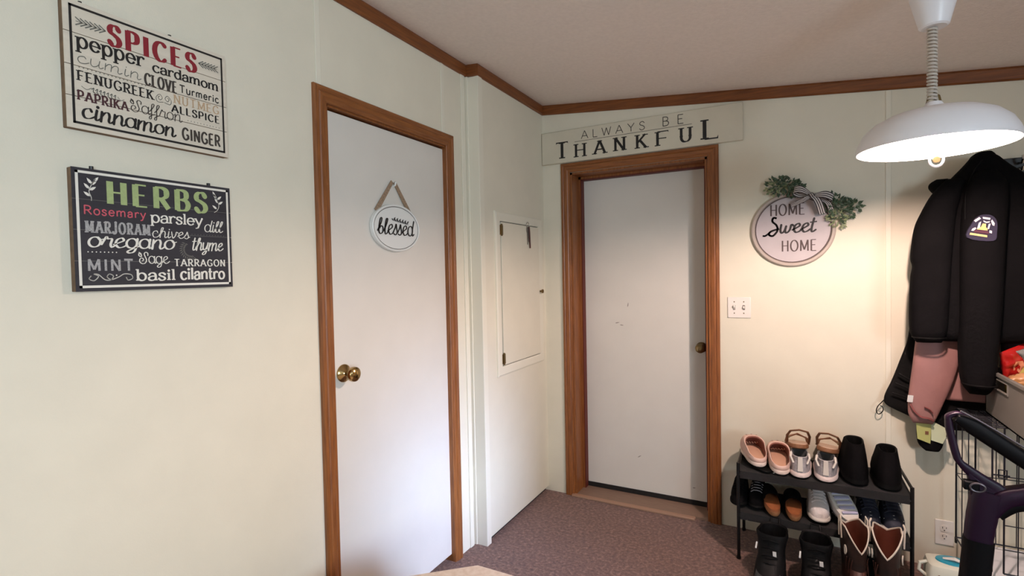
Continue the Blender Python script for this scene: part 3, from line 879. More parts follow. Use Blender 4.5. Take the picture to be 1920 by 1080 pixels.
stroke(b, [(0.03, -0.249), (0.026, -0.256), (0.036, -0.260), (0.045, -0.250), (0.036, -0.245), (0.045, -0.246), (0.058, -0.258), (0.07, -0.259), (0.076, -0.25), (0.068, -0.245), (0.063, -0.252), (0.072, -0.258), (0.088, -0.252), (0.1, -0.245), (0.115, -0.247), (0.118, -0.256), (0.108, -0.26), (0.104, -0.253)], 0.0022, PH)
dot(b, 0.083, -0.248, 0.0018, PH)
b.build('flourish', 'ink_white', t, world=True, smooth=False)
b = MB()
for i in range(8):
    dot(b, 0.026 + i * 0.0084, -0.193, 0.0015, PH)
b.build('dotted_line', 'ink_white', t, world=True, smooth=False)
b = MB()
for i in range(14):
    a = 2.3 + i * 0.21
    c = (0.266 + 0.022 * math.cos(a), -0.181 + 0.021 * math.sin(a))
    leaf2d(b, c[0], c[1], a + 0.5, 0.011, 0.0025, PH)
    leaf2d(b, c[0], c[1], a - 2.6, 0.007, 0.0025, PH)
for i in range(12):
    dot(b, 0.27 + i * 0.0083, -0.1392, 0.0011, PH)
b.build('fern_ornament', 'ink_grey', t, world=True, smooth=False)
for u in (0.042, 0.325):
    MB().tube([PH(u, 0.007) - Vector((0.006, 0, 0)), PH(u, -0.001) - Vector((0.006, 0, 0))], 0.0045, 8).build('hanger', 'black', t, world=True)

# ------------------------------------------------------------------ oval blessed sign on the closet door
M['enamel'] = mat('white_enamel', srgb(222, 224, 220), 0.35)
M['jute'] = mat('jute_webbing', srgb(152, 128, 104), 0.9, var=0.25, vscale=160, bump=0.4, bscale=300)
DX = -0.013
t = thing('blessed_sign', 'oval white sign lettered blessed hanging on the left door', 'sign', (DX, -1.303, 1.48))
PB = lambda u, v, d: Vector((DX + d, -1.303 + u, 1.576 + v))
ov = lambda a, b_: [(a * math.cos(2 * PI * i / 56), b_ * math.sin(2 * PI * i / 56)) for i in range(56)]
b = MB()
b.loft([[PB(u, v, d) for u, v in ov(a, c)] for a, c, d in ((0.140, 0.092, 0.0), (0.145, 0.097, 0.004), (0.145, 0.097, 0.018), (0.1415, 0.0935, 0.0205), (0.137, 0.089, 0.0195), (0.135, 0.087, 0.017))])
b.build('plate', 'enamel', t, world=True)
b = MB()
b.loft([[PB(u, v, 0.0178) for u, v in ov(0.1365, 0.0885)], [PB(u, v, 0.0178) for u, v in ov(0.1335, 0.0855)]], False, False)
b.build('rim_line', 'ink', t, world=True, smooth=False)
b = MB()
PBt = lambda u, v: PB(u, v, 0.0186)
text(b, 'blessed', -0.118, 0.098, -0.028, 0.062, PBt, style='script', w=0.13, thin=0.05, slant=0.12, gap=0.0)
for i in range(6):
    leaf2d(b, -0.022 + i * 0.0165, 0.03 - i * 0.002, 0.9, 0.019, 0.007, PBt)
    leaf2d(b, -0.024 + i * 0.0165, 0.03 - i * 0.002, 2.4, 0.012, 0.006, PBt)
stroke(b, [(-0.024, 0.030), (0.07, 0.018)], 0.0016, PBt, False)
b.build('lettering', 'ink', t, world=True, smooth=False)
b = MB()
for u0, v0 in ((-0.108, 0.062), (0.1, 0.064)):
    tp = (0.004 if u0 > 0 else -0.01, 0.19)
    dx, dy = tp[0] - u0, tp[1] - v0
    l = math.hypot(dx, dy)
    nx, ny = -dy / l * 0.011, dx / l * 0.011
    for d in (0.004,):
        b.loft([[PB(u0 + nx, v0 + ny, d), PB(u0 - nx, v0 - ny, d), PB(u0 - nx, v0 - ny, d + 0.003), PB(u0 + nx, v0 + ny, d + 0.003)],
                [PB(tp[0] + nx * 0.7, tp[1] + ny * 0.7, d), PB(tp[0] - nx * 0.7, tp[1] - ny * 0.7, d), PB(tp[0] - nx * 0.7, tp[1] - ny * 0.7, d + 0.003), PB(tp[0] + nx * 0.7, tp[1] + ny * 0.7, d + 0.003)]])
b.build('hanging_strap', 'jute', t, world=True)
MB().tube([PB(0.0, 0.172, 0.0), PB(0.0, 0.176, 0.012), PB(0.002, 0.19, 0.014)], 0.004, 8).build('hook', 'enamel', t, world=True)

# ------------------------------------------------------------------ ALWAYS BE THANKFUL board over the second door
M['board_white'] = mat('board_painted', srgb(208, 201, 181), 0.6, var=0.03, vscale=10)
t = thing('thankful_sign', 'long cream board lettered ALWAYS BE THANKFUL above the recessed door', 'sign', (0.66, 0, 2.044))
TY = -0.0185
MB().box(0.07, TY, 2.046, 1.216, -0.0005, 2.243).build('board', 'board_white', t, world=True, bevel=0.005)
PT = lambda u, v: Vector((0.068 + u, TY - 0.0007, 2.249 + v))
for args in (('ALWAYS', 0.264, 0.643, -0.0745, 0.046, 0.52), ('BE', 0.740, 0.852, -0.0718, 0.0485, 0.8)):
    b = MB()
    text(b, *args[:5], PT, w=0.085, gap=args[5])
    b.build('lettering', 'ink_soft', t, world=True, smooth=False)
MB().quad(PT(0.221, -0.0875), PT(0.896, -0.0835), PT(0.896, -0.0812), PT(0.221, -0.0852)).build('underline', 'ink_soft', t, world=True, smooth=False)
b = MB()
for ch, u0, u1, vb, vt in (('T', 0.1, 0.178, -0.175, -0.079), ('H', 0.222, 0.290, -0.179, -0.1015), ('A', 0.345, 0.41, -0.1765, -0.1), ('N', 0.465, 0.53, -0.174, -0.098), ('K', 0.592, 0.651, -0.176, -0.1), ('F', 0.705, 0.772, -0.177, -0.0995), ('U', 0.832, 0.895, -0.173, -0.097), ('L', 0.950, 1.028, -0.1745, -0.0715)):
    text(b, ch, u0, u1, vb, vt - vb, PT, w=0.19, thin=0.07, serif=0.22, nib=10)
b.build('lettering', 'ink', t, world=True, smooth=False)

# ------------------------------------------------------------------ round HOME sweet HOME sign
M['disc_grey'] = mat('sign_disc', srgb(186, 178, 180), 0.65, var=0.03, vscale=20)
M['disc_rim'] = mat('sign_rim', srgb(178, 166, 156), 0.6)
M['ink_brown'] = mat('ink_brown', srgb(78, 64, 62), 0.65)
t = thing('home_sign', 'round grey sign lettered HOME sweet HOME with striped bow and greenery', 'sign', (1.437, 0, 1.395))
PR = lambda u, v, d: Vector((1.437 + u, -d, 1.572 + v))
cc = lambda r: [(r * math.cos(2 * PI * i / 64), r * 0.985 * math.sin(2 * PI * i / 64)) for i in range(64)]
MB().loft([[PR(u, v, d) for u, v in cc(r)] for r, d in ((0.175, 0.0), (0.175, 0.012), (0.16, 0.0125))]).build('disc', 'disc_grey', t, world=True)
MB().loft([[PR(u, v, d) for u, v in cc(r)] for r, d in ((0.186, 0.0), (0.187, 0.016), (0.182, 0.021), (0.172, 0.021), (0.168, 0.0125), (0.168, 0.0))], False, False).build('rim', 'disc_rim', t, world=True)
MB().loft([[PR(u, v, 0.0132) for u, v in cc(r)] for r in (0.168, 0.1635)], False, False).build('rim_line', 'ink_brown', t, world=True, smooth=False)
PRt = lambda u, v: PR(u, v, 0.0134)
for args in ((-0.098, 0.054, 0.072, 0.056), (-0.047, 0.103, -0.109, 0.054)):
    b = MB()
    text(b, 'HOME', *args, PRt, w=0.13, thin=0.07, gap=0.2)
    b.build('lettering', 'ink_brown', t, world=True, smooth=False)
b = MB()
text(b, 'weet', -0.060, 0.098, -0.016, 0.066, PRt, style='script', w=0.16, thin=0.09, slant=0.18, gap=0.0)
stroke(b, [(-0.070, 0.060), (-0.084, 0.062), (-0.088, 0.044), (-0.07, 0.024), (-0.066, -0.002), (-0.086, -0.028), (-0.104, -0.022), (-0.096, -0.006), (-0.06, 0.006)], 0.0095, PRt)
stroke(b, [(-0.132, -0.026), (-0.12, -0.026), (-0.098, -0.008)], 0.0085, PRt)
b.build('lettering', 'ink', t, world=True, smooth=False)
M['leaf'] = mat('green_leaf', srgb(74, 98, 72), 0.6, col2=srgb(44, 62, 44), vscale=30)
M['leaf_pale'] = mat('pale_green_leaf', srgb(132, 142, 104), 0.6)


def sprigs(name, c, rx_, rz_, ang, n_l, seed, m):
    rnd = random.Random(seed)
    b_ = MB()
    for i in range(n_l):
        a = rnd.uniform(0, 2 * PI)
        r = math.sqrt(rnd.random())
        u, v = r * rx_ * math.cos(a), r * rz_ * math.sin(a)
        ca, sa = math.cos(ang), math.sin(ang)
        p = Vector((c[0] + u * ca - v * sa, -0.022 - rnd.uniform(0, 0.045) * (1 - r * 0.6), c[1] + u * sa + v * ca))
        d = Vector((math.cos(a + rnd.uniform(-0.7, 0.7) + ang), rnd.uniform(-0.5, 0.2), math.sin(a + rnd.uniform(-0.7, 0.7) + ang) * 0.9)).normalized()
        sd = d.cross(Vector((rnd.uniform(-0.5, 0.5), 1, rnd.uniform(-0.5, 0.5)))).normalized()
        l = rnd.uniform(0.014, 0.024)
        w_ = l * rnd.uniform(0.22, 0.34)
        up_ = d.cross(sd) * (w_ * 0.35)
        b_.poly([p, p + d * l * 0.45 + sd * w_ - up_, p + d * l])
        b_.poly([p, p + d * l, p + d * l * 0.45 - sd * w_ - up_])
        if i % 5 == 0:
            b_.tube([p, p - d * 0.02, Vector((c[0], -0.02, c[1]))], 0.0008, 4)
    return b_.build(name, m, t, world=True, smooth=False)


sprigs('greenery', (1.408, 1.783), 0.082, 0.042, -0.3, 190, 1, 'leaf')
sprigs('greenery', (1.365, 1.782), 0.045, 0.028, 0.1, 40, 2, 'leaf_pale')
sprigs('greenery', (1.622, 1.668), 0.085, 0.05, -0.75, 190, 3, 'leaf')
sprigs('greenery', (1.69, 1.672), 0.04, 0.022, -0.4, 34, 4, 'leaf')
sprigs('greenery', (1.63, 1.61), 0.04, 0.035, -0.9, 45, 5, 'leaf_pale')


def striped(path, wdirs, width, lanes, t_):
    """ribbon along path split into lanes, alternately dark and light."""
    q = catmull(path, 6)
    wd = catmull(wdirs, 6)
    for col, lst in (('ribbon_d', range(0, lanes, 2)), ('ribbon_w', range(1, lanes, 2))):
        for ln in lst:
            bb = RIB[col]
            f0, f1 = -0.5 + ln / lanes, -0.5 + (ln + 1) / lanes
            for i in range(len(q) - 1):
                a, c = Vector(q[i]), Vector(q[i + 1])
                wa, wc = Vector(wd[i]) * width, Vector(wd[i + 1]) * width
                bb.quad(a + wa * f0, a + wa * f1, c + wc * f1, c + wc * f0)


M['ribbon_d'] = mat('ribbon_dark', srgb(60, 52, 56), 0.8)
M['ribbon_w'] = mat('ribbon_white', srgb(206, 200, 196), 0.8)
RIB = {'ribbon_d': MB(), 'ribbon_w': MB()}
K0 = (1.522, -0.062, 1.728)
Z = (0.25, 0.1, 0.96)
for sg, ez, lx in ((-1, 0.028, 0.078), (1, -0.02, 0.085)):
    striped([K0, (K0[0] + sg * lx * 0.6, -0.092, K0[2] + ez * 0.7 + 0.01), (K0[0] + sg * lx, -0.07, K0[2] + ez), (K0[0] + sg * lx * 0.7, -0.048, K0[2] + ez * 0.6 - 0.006), (K0[0], -0.052, K0[2])],
            [(0.1, 0, 0.4), (0.2, 0, 0.95), (0.25, 0.1, 1.0), (0.2, 0, 0.9), (0.1, 0, 0.4)], 0.034, 7, t)
striped([K0, (1.50, -0.075, 1.715), (1.468, -0.07, 1.70), (1.442, -0.062, 1.69)], [(0.3, 0, 0.6), (0.3, 0, 0.9), (0.42, 0, 0.9), (0.42, 0, 0.9)], 0.032, 7, t)
striped([K0, (1.538, -0.075, 1.71), (1.552, -0.07, 1.68), (1.564, -0.062, 1.636)], [(0.8, 0, 0.4), (0.95, 0, 0.25), (0.95, 0, 0.25), (0.95, 0, 0.22)], 0.032, 7, t)
striped([K0, (1.545, -0.06, 1.715), (1.585, -0.055, 1.69), (1.60, -0.05, 1.655)], [(0.8, 0, 0.4), (0.9, 0, 0.4), (0.95, 0, 0.3), (0.95, 0, 0.3)], 0.024, 7, t)
striped([(K0[0] - 0.012, -0.05, K0[2] + 0.014), (K0[0] - 0.004, -0.09, K0[2] + 0.002), (K0[0] + 0.006, -0.05, K0[2] - 0.014)], [(1, 0, 0.3)] * 3, 0.02, 5, t)
RIB['ribbon_d'].build('bow', 'ribbon_d', t, world=True, smooth=False)
RIB['ribbon_w'].build('bow_stripes', 'ribbon_w', t, world=True, smooth=False)

# ------------------------------------------------------------------ switch and socket
t = thing('light_switch', 'double light switch plate on the wall right of the recessed door', 'switch', (1.189, 0, 1.177))
MB().box(1.133, -0.006, 1.122, 1.246, 0, 1.232).build('plate', 'plate', t, world=True, bevel=0.003)
for i, cx in enumerate((1.166, 1.212)):
    MB().box(cx - 0.0055, -0.0068, 1.165, cx + 0.0055, -0.0055, 1.189).build('slot', 'slot', t, world=True, smooth=False)
    b = MB()
    s_ = 1 if i == 0 else -1
    b.loft([[(cx - 0.0045, -0.006, 1.168), (cx + 0.0045, -0.006, 1.168), (cx + 0.0045, -0.006, 1.186), (cx - 0.0045, -0.006, 1.186)],
            [(cx - 0.004, -0.018, 1.177 + s_ * 0.002), (cx + 0.004, -0.018, 1.177 + s_ * 0.002), (cx + 0.004, -0.018, 1.186 + s_ * 0.004), (cx - 0.004, -0.018, 1.186 + s_ * 0.004)]])
    b.build('toggle', 'plate', t, world=True, bevel=0.0008)
    for dz in (-0.03, 0.03):
        MB().lathe([(0.0005, 0), (0.0032, 0), (0.0028, 0.0012), (0.0005, 0.0014)], Matrix.Translation((cx, -0.006, 1.177 + dz)) @ Matrix.Rotation(PI / 2, 4, 'X'), 12).build('screw', 'old_brass', t, world=True)

t = thing('wall_outlet', 'white double wall outlet low on the wall beside the wire crate', 'outlet', (2.037, 0, 0.166))
MB().box(2.003, -0.006, 0.109, 2.071, 0, 0.223).build('plate', 'plate', t, world=True, bevel=0.003)
for cz in (0.185, 0.147):
    b = MB()
    pts = [(2.037 + 0.0165 * max(-0.82, min(0.82, math.cos(a))) / 0.9, cz + 0.0155 * math.sin(a)) for a in [2 * PI * k_ / 28 for k_ in range(28)]]
    b.loft([[(x, -0.006, z) for x, z in pts], [(x, -0.0082, z) for x, z in pts]])
    r_ = b.build('receptacle', 'plate', t, world=True, smooth=False)
    b = MB()
    b.box(2.029, -0.0086, cz + 0.0, 2.0312, -0.008, cz + 0.0085).box(2.0425, -0.0086, cz + 0.001, 2.0447, -0.008, cz + 0.008)
    b.lathe([(0.0005, 0), (0.0026, 0), (0.0026, 0.0006), (0.0005, 0.0006)], Matrix.Translation((2.037, -0.008, cz - 0.0075)) @ Matrix.Rotation(PI / 2, 4, 'X'), 12)
    b.build('slot', 'slot', t, world=True, smooth=False).parent = r_

# ------------------------------------------------------------------ pull-down pendant lamp
M['lamp_white'] = mat('lamp_enamel', srgb(240, 240, 244), 0.35)
M['cordwhite'] = mat('cord_white', srgb(198, 190, 180), 0.5)
M['bulb'] = mat('lit_bulb', (1, 0.9, 0.75, 1), 0.4, emit=BULB_STRENGTH, emit_col=(1.0, 0.747, 0.652, 1))
LX, LY, RZ = 1.80, -1.03, 1.722
t = thing('pendant_lamp', 'lit white pull-down pendant lamp with coiled cord hanging from the ceiling', 'lamp', (LX, LY, ceil_z(LX)))
TM = Matrix.Translation((LX, LY, 0))
MB().lathe([(0.001, ceil_z(LX) - 0.002), (0.062, ceil_z(LX) - 0.004), (0.058, 2.16), (0.036, 2.073), (0.03, 2.069), (0.001, 2.071)], TM, 32).build('canopy', 'lamp_white', t, world=True)
b = MB()
pts = []
N = 22
z_top, z_bot = 2.072, 1.852
for i in range(N * 14 + 1):
    f = i / (N * 14)
    a = 2 * PI * N * f
    pts.append((LX - 0.004 + 0.010 * math.cos(a), LY + 0.010 * math.sin(a), z_top + (z_bot - z_top) * f))
b.tube(pts, 0.0038, 6)
b.build('coil_cord', 'cordwhite', t, world=True)
b = MB()
outer = [(0.190, RZ), (0.191, RZ + 0.012), (0.185, RZ + 0.03), (0.172, RZ + 0.055), (0.146, RZ + 0.080), (0.110, RZ + 0.098), (0.068, RZ + 0.109), (0.03, RZ + 0.114), (0.022, RZ + 0.126), (0.018, RZ + 0.132)]
inner = [(0.012, RZ + 0.110), (0.06, RZ + 0.105), (0.106, RZ + 0.093), (0.142, RZ + 0.076), (0.168, RZ + 0.052), (0.181, RZ + 0.028), (0.187, RZ + 0.011), (0.188, RZ)]
b.lathe(outer + inner + outer[:1], TM, 64, False, False)
b.build('lamp_shade', 'lamp_white', t, world=True)
b = MB()
b.tube([(LX - 0.016, LY, 1.852), (LX - 0.012, LY, 1.872), (LX, LY, 1.880), (LX + 0.012, LY, 1.872), (LX + 0.016, LY, 1.852)], 0.003, 8)
b.build('bail', 'old_brass', t, world=True)
MB().lathe([(0.001, RZ + 0.109), (0.019, RZ + 0.109), (0.02, RZ + 0.075), (0.014, RZ + 0.07), (0.001, RZ + 0.07)], TM, 20).build('socket', 'cordwhite', t, world=True)
b = MB()
prof_b = [(0.0005, RZ + 0.003), (0.012, RZ + 0.005), (0.022, RZ + 0.013), (0.027, RZ + 0.026), (0.026, RZ + 0.037), (0.02, RZ + 0.05), (0.013, RZ + 0.06), (0.012, RZ + 0.069), (0.0005, RZ + 0.069)]
b.lathe(prof_b, TM, 24)
b.build('light_bulb', 'bulb', t, world=True)
b = MB()
for zc_, ln in ((RZ - 0.016, 0),):
    b.tube([(LX + 0.03, LY - 0.02, RZ + 0.075), (LX + 0.024, LY - 0.03, RZ + 0.02), (LX + 0.006, LY - 0.034, RZ - 0.012), (LX, LY - 0.034, RZ - 0.02)], 0.0018, 6)
b.tube([(LX + 0.016 * math.cos(a), LY - 0.034, RZ - 0.040 + 0.02 * math.sin(a)) for a in [2 * PI * k_ / 24 for k_ in range(24)]], 0.0035, 8, closed=True)
pr_ = b.build('pull_ring', 'lamp_white', t, world=True)
b = MB()
b.lathe([(0.0005, -0.003), (0.009, -0.003), (0.009, 0.003), (0.0005, 0.003)], Matrix.Translation((LX, LY - 0.034, RZ - 0.040)) @ Matrix.Rotation(PI / 2, 4, 'X'), 16)
b.build('pull_disc', 'old_brass', t, world=True).parent = pr_
#@@PART2
# ------------------------------------------------------------------ shoe rack
M['rack'] = mat('rack_metal', srgb(9, 9, 10), 0.45, spec=0.3)
M['rack_cloth'] = mat('rack_fabric', srgb(17, 17, 18), 0.9, var=0.2, vscale=60, bump=0.2, bscale=400)
RX0, RX1, RY0, RY1 = 1.206, 1.868, -0.322, -0.02
SH = (0.425, 0.228)
t = thing('shoe_rack', 'black metal shoe rack with two fabric shelves against the back wall', 'shoe rack', (1.537, -0.17, 0))
for x in (RX0, RX1):
    for y in (RY0, RY1):
        b = MB()
        top = 0.462 if y == RY0 else 0.45
        b.tube([(x, y, 0.0), (x, y, top)], 0.0075, 10)
        b.tube([(x, y, 0.0), (x, y, 0.012)], 0.0095, 10)
        b.build('post', 'rack', t, world=True)
for z in SH:
    b = MB()
    n_ = 14
    r0, r1 = [], []
    rings = []
    for i in range(n_ + 1):
        y = RY0 - 0.003 + (RY1 - RY0 + 0.006) * i / n_
        sag = 0.006 * math.sin(PI * i / n_)
        rings.append([(RX0, y, z - sag - 0.003), (RX0 + 0.22, y, z - sag - 0.006), (RX0 + 0.44, y, z - sag - 0.006), (RX1, y, z - sag - 0.003),
                      (RX1, y, z - sag), (RX0 + 0.44, y, z - sag - 0.003), (RX0 + 0.22, y, z - sag - 0.003), (RX0, y, z - sag)])
    b.loft(rings)
    # hanging front and back hems
    b.box(RX0 + 0.008, RY0 - 0.006, z - 0.034, RX1 - 0.008, RY0 - 0.003, z + 0.001)
    b.build('shelf_cloth', 'rack_cloth', t, world=True)
    for y in (RY0, RY1):
        MB().tube([(RX0, y, z - 0.02), (RX1, y, z - 0.02)], 0.0062, 8).build('rail', 'rack', t, world=True)
    for x in (RX0, RX1):
        MB().tube([(x, RY0, z - 0.014), (x, RY1, z - 0.014)], 0.006, 8).build('side_rail', 'rack', t, world=True)
for x in (RX0, RX1):
    MB().tube([(x, RY0, 0.456), (x, RY1, 0.446)], 0.006, 8).build('top_side_rail', 'rack', t, world=True)


# ------------------------------------------------------------------ footwear
def ring(yb, yf, w_, zb, zf, n=30, p=0.82, taper=0.10, dip=None, skew=0.0, sq=1.0):
    out = []
    mid, half = (yb + yf) / 2, (yf - yb) / 2
    for i in range(n):
        a = 2 * PI * i / n
        c, s_ = math.cos(a), math.sin(a)
        cy = math.copysign(abs(c) ** p, c)
        sx_ = math.copysign(abs(s_) ** p, s_)
        y = mid + half * cy
        x = w_ * sx_ * (1 + taper * cy - 0.10 * math.exp(-((cy + 0.1) / 0.35) ** 2)) + skew * cy * abs(cy)
        z = zb + (zf - zb) * (cy + 1) / 2
        if dip:
            z += dip(a)
        out.append(Vector((x, y, z)))
    return out


FABR = {}


def fm(name, rgb, **k_):
    if name not in M:
        M[name] = mat(name, srgb(*rgb), **k_)
    return name


def sneaker(label, loc, rot, upper, sole, lining, lace, group=None, name='sneaker', stripes=None, s=1.0, heel=None, collar=0.095, wide=1.0, tall=1.0):
    t_ = thing(name, label, 'shoe', loc, rot, group)
    t_.scale = (s * wide, s, s * tall)
    b_ = MB()
    b_.loft([ring(0.004, 0.265, 0.042, 0.0, 0.006), ring(-0.008, 0.275, 0.0495, 0.006, 0.012), ring(-0.009, 0.276, 0.0495, 0.017, 0.018), ring(-0.003, 0.271, 0.0455, 0.027, 0.025)])
    b_.build('sole', sole, t_)
    C_ = collar
    b_ = MB()
    rings = [ring(0.0, 0.268, 0.0445, 0.026, 0.024), ring(0.0, 0.264, 0.0445, 0.045, 0.045), ring(0.003, 0.246, 0.042, 0.062, 0.062),
             ring(0.006, 0.212, 0.038, 0.078, 0.076), ring(0.008, 0.178, 0.0345, C_ - 0.006, 0.09), ring(0.004, 0.160, 0.033, C_ + 0.004, 0.099),
             ring(0.008, 0.152, 0.030, C_ + 0.006, 0.102)]
    b_.loft(rings, True, False)
    b_.build('upper', upper, t_)
    b_ = MB()
    b_.loft([ring(0.008, 0.152, 0.030, C_ + 0.006, 0.102), ring(0.014, 0.146, 0.027, C_ - 0.006, 0.092), ring(0.018, 0.15, 0.028, 0.055, 0.055)], False, True)
    b_.build('lining', lining, t_)
    # tongue
    b_ = MB()
    rr = []
    for y, z, hw in ((0.135, 0.118, 0.021), (0.15, 0.108, 0.022), (0.175, 0.094, 0.021), (0.20, 0.081, 0.019)):
        rr.append([(-hw, y, z), (hw, y, z), (hw, y + 0.004, z + 0.006), (0, y + 0.005, z + 0.009), (-hw, y + 0.004, z + 0.006)])
    b_.loft(rr)
    b_.build('tongue', upper, t_)
    b_ = MB()
    for i in range(4):
        y = 0.158 + i * 0.017
        z = 0.108 - i * 0.0085
        b_.tube([(-0.030, y - 0.004, z - 0.010), (-0.016, y, z + 0.002), (0.0, y + 0.003, z + 0.005), (0.016, y, z + 0.002), (0.030, y - 0.004, z - 0.010)], 0.0028, 6)
    b_.build('laces', lace, t_)
    if heel:
        b_ = MB()
        b_.loft([[(-0.010, -0.0035, 0.036), (0.010, -0.0035, 0.036), (0.010, 0.004, 0.036), (-0.010, 0.004, 0.036)],
                 [(-0.009, -0.001, 0.066), (0.009, -0.001, 0.066), (0.009, 0.006, 0.066), (-0.009, 0.006, 0.066)],
                 [(-0.008, 0.001, C_ + 0.003), (0.008, 0.001, C_ + 0.003), (0.008, 0.007, C_ + 0.003), (-0.008, 0.007, C_ + 0.003)]])
        b_.build('heel_tab', heel, t_)
        for sg in (1, -1):
            b_ = MB()
            b_.tube([(sg * 0.0245, 0.012, C_ - 0.03), (sg * 0.034, 0.02, C_ - 0.002), (sg * 0.032, 0.05, C_ + 0.012)], 0.004, 8)
            b_.build('side_loop', lace, t_)
    if stripes:
        b_ = MB()
        for sg in (1, -1):
            for i in range(2):
                y = 0.09 + i * 0.026
                b_.tube([(sg * 0.0455, y + 0.02, 0.04), (sg * 0.0435, y + 0.006, 0.062), (sg * 0.0385, y - 0.006, 0.082)], 0.0035, 6)
        for i in range(2):
            y = 0.215 + i * 0.018
            b_.tube([(-0.034, y - 0.012, 0.056 - 0.004 * i), (-0.02, y + 0.001, 0.066 - 0.006 * i), (0, y + 0.006, 0.0695 - 0.0075 * i), (0.02, y + 0.001, 0.066 - 0.006 * i), (0.034, y - 0.012, 0.056 - 0.004 * i)], 0.0034, 6)
        b_.build('stripes', stripes, t_)
    return t_


fm('silver', (168, 164, 168), rough=0.45, var=0.2, vscale=80, bump=0.2, bscale=500)
fm('blush_sole', (226, 210, 206), rough=0.6)
fm('lin_grey', (92, 94, 96), rough=0.9)
fm('off_white', (222, 216, 208), rough=0.6)
fm('white_cloth', (226, 218, 216), rough=0.75, bump=0.3, bscale=300, var=0.05, vscale=40)
fm('lavender', (186, 184, 210), rough=0.6)
fm('navy', (26, 28, 44), rough=0.7, var=0.2, vscale=60)
fm('shoe_black', (7, 6, 7), rough=0.8, var=0.3, vscale=50, spec=0.06)
fm('sole_black', (9, 9, 9), rough=0.75, spec=0.08)
fm('grey_mid', (120, 116, 118), rough=0.8)
fm('denim', (92, 100, 132), rough=0.8, var=0.15, vscale=60)

TZ = SH[0] + 0.003
sneaker('silver sneaker with white heel stripe on top shelf, beside the pink clogs', (1.464, -0.312, TZ), (0, 0, 0.02), 'silver', 'blush_sole', 'lin_grey', 'off_white', heel='off_white', s=0.98, group='silver sneakers on the top shelf', collar=0.104, wide=1.13, tall=0.88)
sneaker('silver sneaker with white heel stripe on top shelf, beside the tall black shoes', (1.563, -0.316, TZ), (0, 0, -0.05), 'silver', 'blush_sole', 'lin_grey', 'off_white', heel='off_white', s=0.98, group='silver sneakers on the top shelf', collar=0.104, wide=1.13, tall=0.88)


def clog(label, loc, rot):
    t_ = thing('clog', label, 'shoe', loc, rot, 'pink clogs on the top shelf')
    t_.scale = (1.06, 0.92, 0.93)
    b_ = MB()
    b_.loft([ring(0.004, 0.236, 0.040, 0.0, 0.004), ring(-0.003, 0.243, 0.047, 0.006, 0.009), ring(-0.004, 0.244, 0.048, 0.018, 0.019), ring(0.0, 0.242, 0.0465, 0.024, 0.023)])
    b_.build('sole', 'clog_sole', t_)
    dip = lambda a: -0.0 * math.cos(a)
    b_ = MB()
    outs = [ring(0.0, 0.242, 0.0465, 0.024, 0.023), ring(-0.002, 0.243, 0.050, 0.032, 0.040), ring(0.0, 0.237, 0.050, 0.040, 0.066), ring(0.003, 0.214, 0.047, 0.044, 0.092),
            ring(0.006, 0.165, 0.045, 0.045, 0.110), ring(0.010, 0.150, 0.041, 0.044, 0.108)]
    ins = [ring(0.013, 0.147, 0.0385, 0.040, 0.102), ring(0.013, 0.20, 0.039, 0.036, 0.076), ring(0.013, 0.222, 0.039, 0.03, 0.04), ring(0.013, 0.224, 0.039, 0.0275, 0.03)]
    b_.loft(outs, False, False)
    b_.build('upper', 'clog_pink', t_)
    b_ = MB()
    b_.loft([outs[-1]] + ins[:3], False, False)
    b_.build('inner_wall', 'clog_dark', t_)
    MB().loft([ins[2], [Vector((v.x * 0.98, v.y, v.z - 0.003)) for v in ins[2]]], True, True).build('footbed', 'clog_bed', t_)
    b_ = MB()
    for r_, (zz, off) in enumerate(((0.104, 0.178), (0.090, 0.2), (0.07, 0.222))):
        for q in range(3 - (r_ == 2)):
            x = (q - (1 if r_ < 2 else 0.5)) * 0.022
            b_.lathe([(0.0005, 0), (0.0042, 0), (0.004, 0.001), (0.0005, 0.001)], Matrix.Translation((x, off, zz + 0.003 - abs(x) * 0.18)) @ Matrix.Rotation(-0.5, 4, 'X'), 10)
    b_.build('vent_hole', 'clog_dark', t_)
    b_ = MB()
    for q in range(5):
        x = (q - 2) * 0.012
        for yy, zz in ((0.195, 0.052), (0.185, 0.060)):
            b_.lathe([(0.0005, -0.003), (0.003, -0.003), (0.003, 0.001), (0.0005, 0.002)], Matrix.Translation((x + (0.006 if zz > 0.055 else 0), yy, zz)) @ Matrix.Rotation(PI / 2 + 0.3, 4, 'X'), 8)
    b_.build('inner_vent', 'clog_bed', t_)
    return t_


fm('clog_pink', (212, 178, 164), rough=0.5)
fm('clog_sole', (222, 202, 190), rough=0.55)
fm('clog_dark', (128, 76, 62), rough=0.7)
fm('clog_bed', (210, 164, 138), rough=0.55)
fm('sandal_brown', (112, 74, 48), rough=0.55, var=0.15, vscale=60)
fm('sandal_sole', (132, 90, 60), rough=0.65, var=0.12, vscale=80)
fm('sandal_bed', (196, 168, 146), rough=0.8)
fm('slide_brown', (150, 88, 50), rough=0.6, var=0.12, vscale=50)
fm('cork', (164, 112, 72), rough=0.8, var=0.2, vscale=160)
clog('pink clog at the left end of the top shelf, by the rack post', (1.298, -0.285, TZ + 0.012), (math.radians(4), 0, 0.30))
clog('pink clog on the top shelf, next to the silver sneakers', (1.388, -0.318, TZ + 0.002), (math.radians(5), 0, 0.12))


